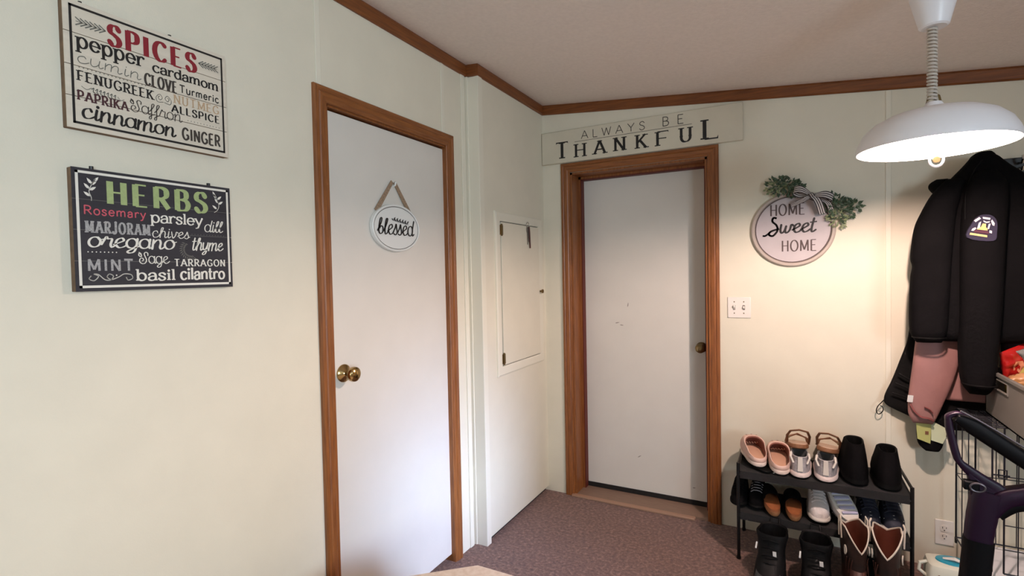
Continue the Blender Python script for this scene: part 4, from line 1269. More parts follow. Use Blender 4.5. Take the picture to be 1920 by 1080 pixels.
def flat_shoe(label, loc, rot, name='flat_shoe'):
    t_ = thing(name, label, 'shoe', loc, rot)
    MB().loft([ring(0.0, 0.24, 0.040, 0.0, 0.0), ring(-0.003, 0.243, 0.042, 0.006, 0.006), ring(0.0, 0.24, 0.040, 0.010, 0.010)]).build('sole', 'sole_black', t_)
    b_ = MB()
    for sg in (1, -1):
        b_.tube([(0, 0.185, 0.012), (sg * 0.014, 0.16, 0.026), (sg * 0.034, 0.11, 0.018), (sg * 0.039, 0.085, 0.008)], 0.006, 8, flat=0.5)
    b_.build('strap', 'shoe_black', t_)
    return t_


ff = flat_shoe('black thong sandal lying under the pink clogs on top shelf', (1.335, -0.31, TZ - 0.001), (0, 0, 0.5), 'thong_sandal')
MB().tube([(0.02, -0.0045, 0.003), (0.034, 0.002, 0.003)], 0.002, 6).build('pale_mark', 'off_white', ff)


def sandal(label, loc, rot, mirror=1):
    t_ = thing('sandal', label, 'shoe', loc, rot, 'brown sandals on top of the silver sneakers')
    t_.scale = (1.18, 1.0, 0.98)
    MB().loft([ring(0.004, 0.236, 0.038, 0.0, 0.0), ring(-0.002, 0.242, 0.044, 0.005, 0.005), ring(-0.002, 0.242, 0.044, 0.018, 0.016), ring(0.0, 0.24, 0.042, 0.022, 0.02)]).build('sole', 'sandal_sole', t_)
    MB().loft([ring(0.004, 0.236, 0.039, 0.0205, 0.0185), ring(0.006, 0.234, 0.038, 0.0245, 0.0225)]).build('footbed', 'sandal_bed', t_)
    # heel strap
    b_ = MB()
    b_.tube([(-0.039, 0.085, 0.026), (-0.040, 0.05, 0.058), (-0.030, 0.012, 0.082), (0, -0.004, 0.09), (0.030, 0.012, 0.082), (0.040, 0.05, 0.058), (0.039, 0.085, 0.026)], 0.0052, 8, flat=0.75)
    b_.build('heel_strap', 'sandal_brown', t_)
    for y0_, y1_, zt_ in ((0.085, 0.10, 0.066), (0.145, 0.17, 0.058)):
        b_ = MB()
        b_.tube([(-0.042, y0_, 0.018), (-0.036, y0_ + 0.004, 0.045), (0, (y0_ + y1_) / 2, zt_), (0.036, y1_ - 0.004, 0.045), (0.042, y1_, 0.018)], 0.0062, 8, flat=0.6)
        st_ = b_.build('strap', 'sandal_brown', t_)
    b_ = MB()
    b_.box(mirror * 0.036 - 0.006, 0.07, 0.043, mirror * 0.036 + 0.006, 0.086, 0.054)
    b_.build('buckle', 'old_brass', st_)
    return t_


sandal('brown strappy sandal resting on the silver sneaker nearer the pink clogs', (1.463, -0.205, 0.527), (math.radians(-12), 0, 0.08), -1)
sandal('brown strappy sandal resting on the silver sneaker nearer the black shoes', (1.568, -0.205, 0.525), (math.radians(-12), math.radians(6), -0.16), 1)


def high_shoe(label, loc, rot, hgt, loop=False, sc=1.0):
    t_ = thing('slipper_boot', label, 'shoe', loc, rot, 'black shoes on the top shelf')
    t_.scale = (1.16, 1.0, 0.95)
    MB().loft([ring(0.0, 0.262, 0.046, 0.0, 0.0), ring(-0.004, 0.266, 0.050, 0.006, 0.006), ring(-0.002, 0.264, 0.048, 0.024, 0.022)]).build('sole', 'sole_black', t_)
    b_ = MB()
    h = hgt
    outs = [ring(-0.002, 0.262, 0.0475, 0.022, 0.02), ring(0.0, 0.258, 0.049, 0.05, 0.048), ring(0.008, 0.235, 0.046, 0.085, 0.08), ring(0.02, 0.205, 0.041, h * 0.66, h * 0.68),
            ring(0.034, 0.17, 0.034, h * 0.9, h * 0.96), ring(0.04, 0.155, 0.030, h * 0.96, h)]
    b_.loft(outs, True, False)
    b_.build('upper', 'shoe_black', t_)
    b_ = MB()
    b_.loft([outs[-1], ring(0.046, 0.148, 0.026, h * 0.95, h * 0.98), ring(0.046, 0.16, 0.028, 0.06, 0.06)], False, True)
    b_.build('lining', 'sole_black', t_)
    if loop:
        MB().tube([(-0.016, 0.05, h * 0.95), (-0.02, 0.052, h + 0.016), (-0.010, 0.052, h + 0.02), (-0.004, 0.05, h * 0.97)], 0.0022, 6).build('pull_loop', 'shoe_black', t_)
    return t_


high_shoe('tall black shoe on the top shelf beside the silver sneakers', (1.684, -0.298, TZ), (0, 0, 0.05), 0.185)
high_shoe('black shoe with thin heel loop at the right end of top shelf', (1.796, -0.305, TZ), (0, 0, -0.03), 0.165, True)


# middle shelf
MZ = SH[1] + 0.003
def slide(label, loc, rot):
    t_ = thing('slide_sandal', label, 'shoe', loc, rot, 'brown slides on the middle shelf')
    t_.scale = (0.88, 0.95, 0.95)
    MB().loft([ring(0.0, 0.238, 0.040, 0.0, 0.0), ring(-0.003, 0.242, 0.0435, 0.006, 0.006), ring(-0.002, 0.242, 0.0435, 0.024, 0.02)]).build('sole', 'cork', t_)
    b_ = MB()
    b_.loft([ring(-0.002, 0.242, 0.0435, 0.024, 0.02), ring(0.0, 0.24, 0.042, 0.034, 0.026), ring(0.005, 0.235, 0.038, 0.030, 0.022)])
    b_.build('footbed', 'slide_brown', t_)
    b_ = MB()
    rings = []
    for y, hz in ((0.085, 0.075), (0.10, 0.082), (0.15, 0.074), (0.20, 0.055), (0.225, 0.042)):
        w_ = 0.046 if y < 0.18 else 0.042 if y < 0.21 else 0.034
        rings.append([(w_ * math.cos(a), y, 0.018 + (hz - 0.018) * math.sin(a)) for a in [PI * k_ / 12 for k_ in range(13)]])
    n0 = len(rings)
    inn = [[(p[0] * 0.93, p[1], 0.018 + (p[2] - 0.018) * 0.93) for p in r_] for r_ in rings]
    b_.loft(rings, False, False, closed=False)
    b_.loft(inn, False, False, closed=False)
    b_.loft([rings[0], inn[0]], False, False, closed=False)
    b_.build('strap', 'shoe_black', t_)
    return t_


slide('brown slide with wide black strap on the middle shelf, nearer the left post', (1.361, -0.318, MZ + 0.002), (math.radians(10), 0, 0.22))
slide('brown slide with wide black strap on the middle shelf, next to the white sneaker', (1.441, -0.325, MZ), (math.radians(9), 0, 0.06))
sneaker('plain black sneaker sticking out past the left post on middle shelf', (1.205, -0.048, MZ), (0, 0, PI - 0.02), 'shoe_black', 'sole_black', 'shoe_black', 'shoe_black', s=0.88, group='black sneakers on the middle shelf')
sneaker('plain black sneaker with pale eyelets between left post and brown slides', (1.284, -0.045, MZ), (0, 0, PI - 0.02), 'shoe_black', 'sole_black', 'shoe_black', 'grey_mid', s=0.88, group='black sneakers on the middle shelf')
sneaker('white knit sneaker standing toe out on middle shelf', (1.529, -0.045, MZ), (0, 0, PI + 0.05), 'white_cloth', 'off_white', 'grey_mid', 'white_cloth', s=0.98)
w2 = sneaker('white sneaker tipped on its side showing ridged pale sole', (0, 0, 0), (0, 0, 0), 'white_cloth', 'off_white', 'grey_mid', 'white_cloth', s=0.9)
T_ = Vector((0.30, -0.78, -0.42)).normalized()
N_ = Vector((0.12, -0.45, 0.85))
N_ = (N_ - T_ * N_.dot(T_)).normalized()
X_ = T_.cross(-N_)
mw = Matrix((X_, T_, -N_)).transposed()
w2.rotation_euler = mw.to_euler()
w2.location = Vector((1.664, -0.320, 0.285)) - T_ * 0.245
b = MB()
for i in range(7):
    y = 0.05 + i * 0.03
    b.box(-0.034, y, -0.004, 0.034, y + 0.012, 0.003)
b.build('sole_ridge', 'lavender', w2)
sneaker('navy sneaker with white stripes on middle shelf, beside the tipped white sneaker', (1.722, -0.03, MZ), (0, 0, PI + 0.05), 'navy', 'off_white', 'denim', 'navy', s=0.98, group='navy sneakers on the middle shelf', stripes='off_white')
sneaker('navy sneaker with white stripes on middle shelf, against the right post', (1.812, -0.028, MZ), (0, 0, PI + 0.02), 'navy', 'off_white', 'denim', 'navy', s=1.0, group='navy sneakers on the middle shelf', stripes='off_white')

# boots on the carpet in front of the rack
BZ = 0.0
fm('boot_black', (8, 8, 9), rough=0.6, var=0.25, vscale=40, spec=0.12)
fm('toe_grey', (44, 44, 46), rough=0.38)
fm('tag_white', (226, 224, 220), rough=0.6)


def work_boot(label, loc, rot):
    t_ = thing('work_boot', label, 'boot', loc, rot, 'black work boots in front of the shoe rack')
    t_.scale = (1.22, 1.0, 1.25)
    MB().loft([ring(0.0, 0.285, 0.048, 0.0, 0.0), ring(-0.004, 0.29, 0.052, 0.006, 0.006), ring(-0.002, 0.288, 0.051, 0.028, 0.024)]).build('sole', 'sole_black', t_)
    b_ = MB()
    outs = [ring(0.0, 0.284, 0.049, 0.027, 0.023), ring(0.0, 0.282, 0.050, 0.055, 0.05), ring(0.004, 0.25, 0.047, 0.08, 0.078), ring(0.006, 0.19, 0.044, 0.10, 0.098), ring(0.002, 0.155, 0.045, 0.125, 0.125),
            ring(-0.002, 0.145, 0.05, 0.15, 0.15), ring(-0.004, 0.142, 0.054, 0.165, 0.165), ring(0.0, 0.138, 0.052, 0.171, 0.171), ring(0.008, 0.13, 0.046, 0.167, 0.167)]
    b_.loft(outs, True, False)
    b_.build('upper', 'boot_black', t_)
    MB().loft([outs[-1], ring(0.012, 0.128, 0.042, 0.12, 0.12)], False, True).build('lining', 'lin_grey' if False else 'boot_black', t_)
    b_ = MB()
    b_.loft([ring(0.20, 0.2855, 0.047, 0.03, 0.026, taper=-0.1), ring(0.20, 0.2835, 0.047, 0.052, 0.048, taper=-0.1), ring(0.205, 0.262, 0.040, 0.079, 0.070, taper=-0.1)])
    b_.build('toe_cap', 'toe_grey', t_)['label'] = 'grey toe cap'
    b_ = MB()
    for i in range(4):
        f = i / 3
        y, z = 0.150 + 0.05 * (1 - f) , 0.094 + 0.062 * f
        b_.tube([(-0.026, y - 0.006, z - 0.004), (0, y + 0.006, z + 0.004), (0.026, y - 0.006, z - 0.004)], 0.003, 6)
    b_.build('laces', 'boot_black', t_)
    b_ = MB()
    b_.box(-0.0055, 0.158, 0.086, 0.0055, 0.163, 0.124, Matrix.Translation((-0.022, 0.008, 0.004)) @ Matrix.Rotation(0.06, 4, 'Y'))
    b_.build('tongue_tag', 'tag_white', t_)['label'] = 'white tongue tag'
    MB().tube([(0.048, 0.12, 0.13), (0.05, 0.135, 0.112)], 0.003, 6).build('side_tab', 'tag_white', t_)
    MB().tube([(-0.016, 0.002, 0.166), (-0.014, -0.014, 0.185), (0.014, -0.014, 0.185), (0.016, 0.002, 0.166)], 0.004, 6).build('pull_loop', 'boot_black', t_)
    return t_


work_boot('black work boot with white tongue tag on the carpet, nearest the left rack post', (1.362, -0.338, BZ), (0, 0, PI - 0.1))
work_boot('black work boot with white tongue tag on the carpet, beside the cowboy boots', (1.522, -0.338, BZ), (0, 0, PI - 0.02))

fm('cow_dark', (54, 36, 30), rough=0.45, col2=srgb(30, 24, 22), vscale=26)
fm('cow_brown', (78, 46, 38), rough=0.42, var=0.25, vscale=24)
fm('cow_inner', (92, 42, 26), rough=0.6, var=0.2, vscale=14)
fm('cow_trim', (216, 202, 186), rough=0.6)


def cowboy_boot(label, loc, rot, wide=1.0):
    t_ = thing('cowboy_boot', label, 'boot', loc, rot, 'brown cowboy boots in front of the shoe rack')
    t_.scale = (0.95 * wide, 1.0, 1.27)
    MB().loft([ring(0.0, 0.275, 0.036, 0.0, 0.0, taper=-0.05), ring(-0.003, 0.282, 0.045, 0.012, 0.012, taper=-0.05), ring(0.0, 0.282, 0.045, 0.02, 0.017, taper=-0.05)]).build('sole', 'sole_black', t_)
    b_ = MB()
    b_.loft([ring(0.0, 0.281, 0.043, 0.02, 0.017, taper=-0.06), ring(0.002, 0.278, 0.046, 0.045, 0.038, taper=-0.08), ring(0.006, 0.235, 0.044, 0.075, 0.066, taper=-0.08), ring(0.008, 0.17, 0.041, 0.1, 0.094, taper=-0.05), ring(0.010, 0.148, 0.041, 0.116, 0.116, taper=0)], True, True)
    b_.build('vamp', 'cow_brown', t_)
    dip = lambda a: -0.068 * max(0.0, 1 - abs(math.atan2(math.sin(a), math.cos(a))) / 1.15) - 0.028 * max(0.0, 1 - abs(math.atan2(math.sin(a - PI), math.cos(a - PI))) / 1.0)
    half = lambda f: (lambda a: dip(a) * f)
    kw = dict(taper=0.0, p=0.9, n=48)
    outs = [ring(0.008, 0.15, 0.042, 0.10, 0.10, **kw), ring(0.002, 0.15, 0.046, 0.135, 0.135, dip=half(0.15), **kw), ring(-0.004, 0.155, 0.052, 0.19, 0.19, dip=half(0.55), **kw), ring(-0.008, 0.162, 0.057, 0.245, 0.245, dip=dip, **kw)]
    b_ = MB()
    b_.loft(outs, False, False)
    sh_ = b_.build('shaft', 'cow_dark', t_)
    inn = [[Vector((v.x * 0.94, 0.075 + (v.y - 0.075) * 0.95, v.z)) for v in r_] for r_ in outs]
    b_ = MB()
    b_.loft(inn[::-1], False, True)
    b_.build('lining', 'cow_inner', t_)
    b_ = MB()
    b_.tube([(v[0] * 0.97, 0.075 + (v[1] - 0.075) * 0.975, v[2]) for v in outs[-1]], 0.0032, 6, closed=True)
    b_.build('white_piping', 'cow_trim', t_).parent = sh_
    for sg in (1, -1):
        b_ = MB()
        b_.tube([(sg * 0.058, 0.062, 0.20), (sg * 0.061, 0.066, 0.262), (sg * 0.056, 0.076, 0.27), (sg * 0.061, 0.086, 0.262), (sg * 0.058, 0.09, 0.20)], 0.0034, 6)
        b_.build('pull_strap', 'cow_trim', t_)
        b_ = MB()
        c0 = Vector((sg * 0.050, 0.115, 0.172))
        b_.tube([c0 + Vector((sg * (0.003 - 0.006 * abs(math.cos(a)) * 0.3), 0.009 * math.cos(a), 0.013 * math.sin(a))) for a in [2 * PI * k_ / 18 for k_ in range(18)]], 0.0028, 6, closed=True)
        b_.build('ring_ornament', 'cow_trim', t_)
        b_ = MB()
        for q in range(3):
            b_.tube([(sg * (0.043 - 0.002 * q), 0.10 + 0.02 * q, 0.10), (sg * (0.046 - 0.004 * q), 0.108 + 0.016 * q, 0.125), (sg * (0.048 - 0.008 * q), 0.12 + 0.012 * q, 0.15)], 0.0016, 5)
        b_.build('stitching', 'cow_brown', t_)
    return t_


cowboy_boot('brown cowboy boot with white piping on the carpet, beside the black work boots', (1.634, -0.352, BZ), (0, 0, PI + 0.26), 0.86)
cowboy_boot('brown cowboy boot with white piping on the carpet, nearest the right rack post', (1.778, -0.352, BZ), (0, 0, PI - 0.12))
flat_shoe('low black shoe on the carpet under the rack behind the cowboy boots', (1.735, -0.28, BZ), (0, 0, 0.0))


# ------------------------------------------------------------------ coats on the wall
M['coat_black'] = mat('coat_black', srgb(11, 10, 11), 0.85, var=0.15, vscale=12, bump=0.15, bscale=60, spec=0.05)
M['coat_back'] = mat('coat_back', srgb(11, 10, 10), 0.7, spec=0.1, var=0.2, vscale=10, bump=0.3, bscale=18)
M['coat_pink'] = mat('coat_pink', srgb(146, 104, 100), 0.7, var=0.05, vscale=10, bump=0.25, bscale=26)
M['pink_trim'] = mat('pink_trim', srgb(122, 62, 60), 0.7)
M['maroon'] = mat('maroon_cloth', srgb(52, 26, 34), 0.85)


def cloth(rows, y_back, depth, n=40, sub=5, amp=0.006, freq=3.0, seed=0, pw=0.7, flat_back=0.25, cap=True):
    """loft through rows (z, x_left, x_right) from top to bottom, with hanging folds."""
    q = catmull(rows, sub)
    rings = []
    H_ = len(q) - 1
    for i, (z, xl, xr) in enumerate(q):
        f = i / H_
        e = min(1.0, (min(f, 1 - f) / 0.12 + 0.02)) ** 0.5 if cap else 1.0
        dp = depth(f) if callable(depth) else depth
        yb = y_back(f) if callable(y_back) else y_back
        rr = []
        for k_ in range(n):
            a = 2 * PI * k_ / n
            c, s_ = math.cos(a), math.sin(a)
            x = (xl + xr) / 2 + (xr - xl) / 2 * math.copysign(abs(c) ** 0.85, c)
            d = dp * e * 0.5 * math.copysign(abs(s_) ** pw, s_)
            y = yb - dp * 0.5 - d
            if s_ < 0:
                y = yb - dp * 0.5 - d * (1 if flat_back >= 1 else 1)
            nz = noise.noise(Vector((x * 9 + seed, z * freq + seed * 3, s_ * 0.6))) + 0.6 * math.sin(x * 46 + z * 7 + seed) * 0.5
            y -= amp * nz * (0.4 + 0.6 * f) * (1 if s_ > -0.2 else 0.2)
            rr.append(Vector((x, y, z + 0.4 * amp * noise.noise(Vector((x * 14, seed, z * 3))))))
        rings.append(rr)
    return MB().loft(rings)


# coat rail behind the coats
t = thing('coat_rack', 'wall coat rail with metal hooks half hidden behind the black jacket', 'coat rack', (2.35, 0, 1.79))
MB().box(2.13, -0.016, 1.755, 2.75, 0, 1.825).build('rail', 'black', t, world=True, bevel=0.003)
for hx in (2.16, 2.277, 2.45, 2.62):
    b = MB()
    b.tube([(hx, -0.016, 1.80), (hx, -0.05, 1.798), (hx, -0.062, 1.812), (hx, -0.06, 1.826)], 0.0055, 8)
    b.tube([(hx, -0.016, 1.78), (hx, -0.035, 1.765), (hx, -0.05, 1.768), (hx, -0.055, 1.782)], 0.005, 8)
    b.build('hook', 'chrome', t, world=True)

t = thing('dark_coat', 'long black coat with drawcord hem hanging behind the pink jacket', 'coat', (2.02, -0.05, 0.66))
rows = [(1.60, 1.985, 2.15), (1.45, 1.95, 2.165), (1.231, 1.921, 2.170), (1.136, 1.908, 2.177), (1.042, 1.896, 2.183), (0.947, 1.868, 2.187), (0.850, 1.838, 2.191), (0.775, 1.810, 2.191), (0.735, 1.818, 2.191), (0.700, 1.884, 2.190), (0.668, 1.95, 2.186), (0.648, 2.0, 2.17)]
cloth(rows, -0.010, 0.05, amp=0.007, freq=5, seed=3).build('body', 'coat_back', t, world=True)
b = MB()
b.tube(catmull([(1.818, -0.035, 0.768), (1.799, -0.034, 0.742), (1.786, -0.034, 0.724), (1.780, -0.034, 0.703), (1.786, -0.034, 0.688), (1.797, -0.034, 0.692), (1.806, -0.034, 0.707), (1.804, -0.034, 0.722), (1.795, -0.034, 0.728)], 5), 0.0022, 6)
b.build('drawcord', 'coat_back', t, world=True)
b = MB()
for q in range(3):
    z = 0.80 + q * 0.045
    b.tube([(1.835 + q * 0.012, -0.072, z), (1.88, -0.082, z - 0.012), (1.91, -0.08, z - 0.03)], 0.004, 6)
b.build('hem_fold', 'coat_back', t, world=True)

t = thing('pink_jacket', 'dusty pink jacket with white sleeve tag under the black jacket', 'jacket', (2.03, -0.1, 0.69))
cloth([(1.06, 2.03, 2.182), (1.02, 2.04, 2.183), (0.936, 2.050, 2.184), (0.867, 2.043, 2.187), (0.815, 2.028, 2.188), (0.790, 2.026, 2.187)], -0.064, 0.038, amp=0.008, freq=10, seed=8).build('body', 'coat_pink', t, world=True)
b = cloth([(1.10, 1.917, 2.073), (1.047, 1.911, 2.066), (0.954, 1.902, 2.057), (0.859, 1.892, 2.034), (0.786, 1.885, 2.009), (0.725, 1.886, 1.988), (0.685, 1.903, 1.972)], -0.10, 0.050, amp=0.004, freq=4, seed=5)
sl_ = b.build('sleeve', 'coat_pink', t, world=True)
b = MB()
b.tube(catmull([(1.89, -0.148, 0.772), (1.902, -0.157, 0.745), (1.925, -0.159, 0.722), (1.95, -0.158, 0.718), (1.97, -0.15, 0.706)], 5), 0.0045, 6, flat=0.6)
b.tube(catmull([(1.938, -0.157, 0.765), (1.955, -0.158, 0.757), (1.966, -0.157, 0.742)], 5), 0.005, 6, flat=0.6)
b.build('cuff_strap', 'pink_trim', t, world=True).parent = sl_
mt = Matrix.Translation((1.889, -0.146, 0.795)) @ Matrix.Rotation(0.5, 4, 'Z') @ Matrix.Rotation(0.12, 4, 'Y')
MB().box(-0.011, -0.003, -0.015, 0.011, 0.001, 0.015, mt).build('tag', 'tag_white', t, world=True).parent = sl_

t = thing('hi_vis_pouch', 'small black pouch with yellow green flaps hanging below the pink jacket', 'pouch', (1.97, -0.06, 0.55))
M['hivis'] = mat('hivis_yellow', srgb(172, 174, 106), 0.6)
M['hipale'] = mat('hivis_pale', srgb(196, 204, 172), 0.55)
cloth([(0.72, 1.93, 2.02), (0.657, 1.922, 2.024), (0.614, 1.922, 2.018), (0.581, 1.930, 2.012), (0.556, 1.955, 1.998)], -0.062, 0.05, amp=0.003, seed=2).build('pouch_body', 'coat_black', t, world=True)
Pf = lambda u, v, d: Vector((u, -0.116 - d, v))
MB().disc_prism([(1.914, 0.694), (1.968, 0.694), (1.965, 0.597), (1.919, 0.614)], 0, 0.006, Pf).build('yellow_flap', 'hivis', t, world=True, bevel=0.001)
MB().disc_prism([(1.967, 0.70), (2.032, 0.663), (2.008, 0.601), (1.968, 0.612)], -0.006, 0.001, Pf).build('pale_flap', 'hipale', t, world=True, bevel=0.001)
MB().tube([(2.022, -0.124, 0.667), (2.037, -0.124, 0.66), (2.035, -0.124, 0.632), (2.02, -0.124, 0.637)], 0.0028, 6, closed=True).build('buckle', 'black', t, world=True)
MB().disc_prism([(1.946, 0.652), (1.958, 0.652), (1.958, 0.637), (1.946, 0.637)], 0.006, 0.008, Pf).build('flap_mark', 'sandal_brown', t, world=True)

t = thing('maroon_sweater', 'dark maroon garment hanging right of the black jacket at the frame edge', 'sweater', (2.3, -0.08, 0.85))
cloth([(1.74, 2.26, 2.34), (1.6, 2.22, 2.40), (1.322, 2.215, 2.41), (1.147, 2.215, 2.41), (0.99, 2.215, 2.41), (0.95, 2.22, 2.40)], -0.02, 0.055, amp=0.006, freq=5, seed=11).build('body', 'maroon', t, world=True)

t = thing('black_jacket', 'black uniform jacket with embroidered shoulder patch on the coat rack', 'jacket', (2.1, -0.15, 1.04))
body = [(1.832, 2.108, 2.158), (1.822, 2.092, 2.174), (1.780, 2.058, 2.210), (1.737, 2.022, 2.252), (1.694, 1.990, 2.279), (1.622, 1.955, 2.301), (1.523, 1.927, 2.320), (1.369, 1.915, 2.321), (1.192, 1.917, 2.319), (1.085, 1.935, 2.312), (1.055, 1.950, 2.30)]
cloth(body, -0.085, lambda f: 0.09 + 0.05 * min(1, f * 3), amp=0.008, seed=1).build('body', 'coat_black', t, world=True)
cloth([(1.735, 2.0, 2.06), (1.672, 1.950, 2.046), (1.597, 1.914, 2.031), (1.530, 1.892, 2.024), (1.418, 1.880, 2.016), (1.375, 1.886, 2.014), (1.328, 1.880, 2.013), (1.238, 1.876, 2.010), (1.147, 1.875, 2.006), (1.090, 1.880, 2.000), (1.052, 1.90, 1.985)], -0.155, 0.10, amp=0.007, seed=6).build('sleeve', 'coat_black', t, world=True)
cloth([(1.755, 2.09, 2.15), (1.70, 2.06, 2.180), (1.627, 2.046, 2.184), (1.520, 2.039, 2.180), (1.369, 2.038, 2.175), (1.197, 2.038, 2.168), (1.045, 2.036, 2.158), (0.935, 2.040, 2.152), (0.881, 2.052, 2.141), (0.850, 2.072, 2.123)], -0.165, 0.115, amp=0.005, seed=9).build('sleeve', 'coat_black', t, world=True)
# collar flap that sticks out at the left shoulder
cloth([(1.752, 1.99, 2.03), (1.735, 1.966, 2.02), (1.715, 1.962, 2.01), (1.69, 1.978, 2.0)], -0.07, 0.03, amp=0.001, n=20).build('hood_flap', 'coat_back', t, world=True)
cloth([(1.842, 2.112, 2.152), (1.83, 2.098, 2.168), (1.80, 2.085, 2.185), (1.77, 2.085, 2.19)], -0.06, 0.12, amp=0.002, n=24).build('collar', 'coat_black', t, world=True)
b = MB()
b.tube(catmull([(2.112, -0.205, 1.80), (2.075, -0.225, 1.74), (2.052, -0.245, 1.66), (2.046, -0.262, 1.56)], 6), 0.0025, 6)
b.build('shoulder_seam', 'coat_back', t, world=True)
for (cx_, cz_, hw_, y_) in ((1.943, 1.075, 0.056, -0.205), (2.098, 0.895, 0.050, -0.243)):
    b = MB()
    b.tube([(cx_ + hw_ * math.cos(a), y_ + 0.052 * math.sin(a), cz_) for a in [2 * PI * k_ / 28 for k_ in range(28)]], 0.0035, 6, closed=True)
    b.build('cuff_seam', 'coat_back', t, world=True)
# shoulder patch: an arched badge with towers, ribbon and a lettered bar
M['patch_navy'] = mat('patch_navy', srgb(32, 26, 50), 0.8)
M['patch_gold'] = mat('patch_gold', srgb(206, 176, 112), 0.6)
M['patch_white'] = mat('patch_white', srgb(214, 206, 206), 0.7)
M['patch_wine'] = mat('patch_wine', srgb(74, 32, 48), 0.8)
CX, CZ = 2.098, 1.520
pt_t = 0.14


def PP(u, v, d=0.0):
    c, s_ = math.cos(-pt_t), math.sin(-pt_t)
    x, z = u * c - v * s_, u * s_ + v * c
    return Vector((CX + x, -0.2835 - d + 0.55 * x * x * 3, CZ + z))


pa = t
outl = [(-0.044, -0.040), (0.036, -0.046), (0.042, -0.01), (0.036, 0.03), (0.02, 0.05), (0.0, 0.054), (-0.022, 0.047), (-0.036, 0.022)]
po = MB().disc_prism(catmull(outl, 4, True), -0.012, 0.001, PP).build('patch', 'patch_navy', t, world=True)


def pbit(nm, m, polys):
    b_ = MB()
    for pl_ in polys:
        b_.poly([PP(u, v, 0.0022) for u, v in pl_])
    o_ = b_.build(nm, m, None, smooth=False)
    o_.parent = po
    for v in o_.data.vertices:
        v.co = v.co - t.location
    return o_


pbit('patch_band', 'patch_white', [[(-0.034, 0.028), (-0.020, 0.043), (-0.014, 0.037), (-0.028, 0.022)], [(-0.010, 0.044), (0.014, 0.042), (0.014, 0.034), (-0.008, 0.037)], [(0.02, 0.036), (0.03, 0.022), (0.03, 0.012), (0.024, 0.014), (0.017, 0.030)],
                                   [(-0.006, 0.031), (0.004, 0.026), (0.014, 0.029), (0.014, 0.024), (0.004, 0.021), (-0.004, 0.025)],
                                   [(-0.018, 0.02), (-0.012, 0.026), (-0.012, 0.002), (-0.020, -0.004)], [(0.012, 0.018), (0.018, 0.02), (0.016, -0.002), (0.011, 0.0)],
                                   [(-0.034, -0.004), (-0.026, 0.002), (-0.022, -0.002), (-0.029, -0.012), (-0.036, -0.012)], [(0.018, -0.006), (0.026, -0.008), (0.027, -0.018), (0.019, -0.016)]])
pbit('patch_emblem', 'patch_gold', [[(-0.020, -0.006), (0.012, -0.008), (0.012, 0.0), (0.006, 0.004), (0.004, 0.018), (-0.006, 0.019), (-0.010, 0.004), (-0.020, 0.001)]])
pbit('patch_field', 'patch_wine', [[(-0.026, -0.008), (0.016, -0.011), (0.018, -0.021), (-0.028, -0.018)]])
pbit('patch_bar', 'patch_gold', [[(-0.038, -0.020), (0.014, -0.026), (0.015, -0.034), (-0.039, -0.028)]])

# ------------------------------------------------------------------ wire crate, white pad, bin and packets
M['wire'] = mat('crate_wire', srgb(16, 18, 30), 0.4)
t = thing('wire_crate', 'black wire pet crate standing by the wall under the grey bin', 'crate', (2.4, -0.18, 0.185))
CX0, CX1, CY0, CY1, CZ0, CZ1 = 2.062, 2.72, -0.345, -0.078, 0.185, 0.752


def panel(name, o, u, v, nu, nv, r=0.002, rf=0.0032):
    o, u, v = Vector(o), Vector(u), Vector(v)
    b_ = MB()
    for i in range(nu + 1):
        p = o + u * (i / nu)
        b_.tube([p, p + v], rf if i in (0, nu) else r, 6)
    for j in range(nv + 1):
        p = o + v * (j / nv)
        b_.tube([p, p + u], rf if j in (0, nv) else r, 6)
    return b_.build(name, 'wire', t, world=True)


dz = CZ1 - CZ0
fp_ = panel('front_panel', (CX0 + 0.085, CY0, CZ0), (CX1 - CX0 - 0.085, 0, 0), (0, 0, dz), 14, 6)
panel('corner_panel', (CX0, CY0, CZ0), (0.05, 0, 0), (0, 0, dz), 1, 2)
panel('side_panel', (CX0, CY0, CZ0), (0, CY1 - CY0, 0), (0, 0, dz), 3, 2)
panel('back_panel', (CX0, CY1, CZ0), (CX1 - CX0, 0, 0), (0, 0, dz), 10, 2)
panel('top_panel', (CX0, CY0, CZ1), (CX1 - CX0, 0, 0), (0, CY1 - CY0, 0), 18, 10)
b = MB()
zl = 0.578
b.tube([(CX0 + 0.05, CY0 - 0.004, zl - 0.01), (CX0 + 0.10, CY0 - 0.004, zl - 0.01)], 0.003, 6)
b.tube([(CX0 + 0.066, CY0 - 0.008, zl - 0.018), (CX0 + 0.09, CY0 - 0.008, zl - 0.018), (CX0 + 0.09, CY0 - 0.008, zl + 0.012), (CX0 + 0.066, CY0 - 0.008, zl + 0.012)], 0.003, 6, closed=True)
b.build('latch', 'wire', t, world=True).parent = fp_
for y in (CY0, CY1):
    MB().box(CX0 - 0.004, y - 0.004, 0.16, CX0 + 0.004, y + 0.004, CZ0).build('foot', 'black', t, world=True)

M['pad_white'] = mat('pad_white', srgb(226, 226, 230), 0.8, bump=0.2, bscale=40)
t = tag(MB().box(2.115, -0.40, 0.0, 2.78, -0.02, 0.158).build('storage_box', 'pad_white', bevel=0.02), 'long low white box under the black wire crate', 'box')

M['bin_grey'] = mat('bin_plastic', srgb(112, 108, 102), 0.55)
t = thing('storage_bin', 'grey plastic bin with handle hole standing on the wire crate', 'bin', (2.38, -0.22, CZ1 + 0.004))
BX0, BX1, BY0, BY1, B0, B1 = 2.15, 2.60, -0.60, -0.112, CZ1 + 0.004, 0.946
b = MB()
zh0, zh1, yh0, yh1 = 0.882, 0.922, -0.375, -0.225
tx = 0.006
ins_ = 0.012


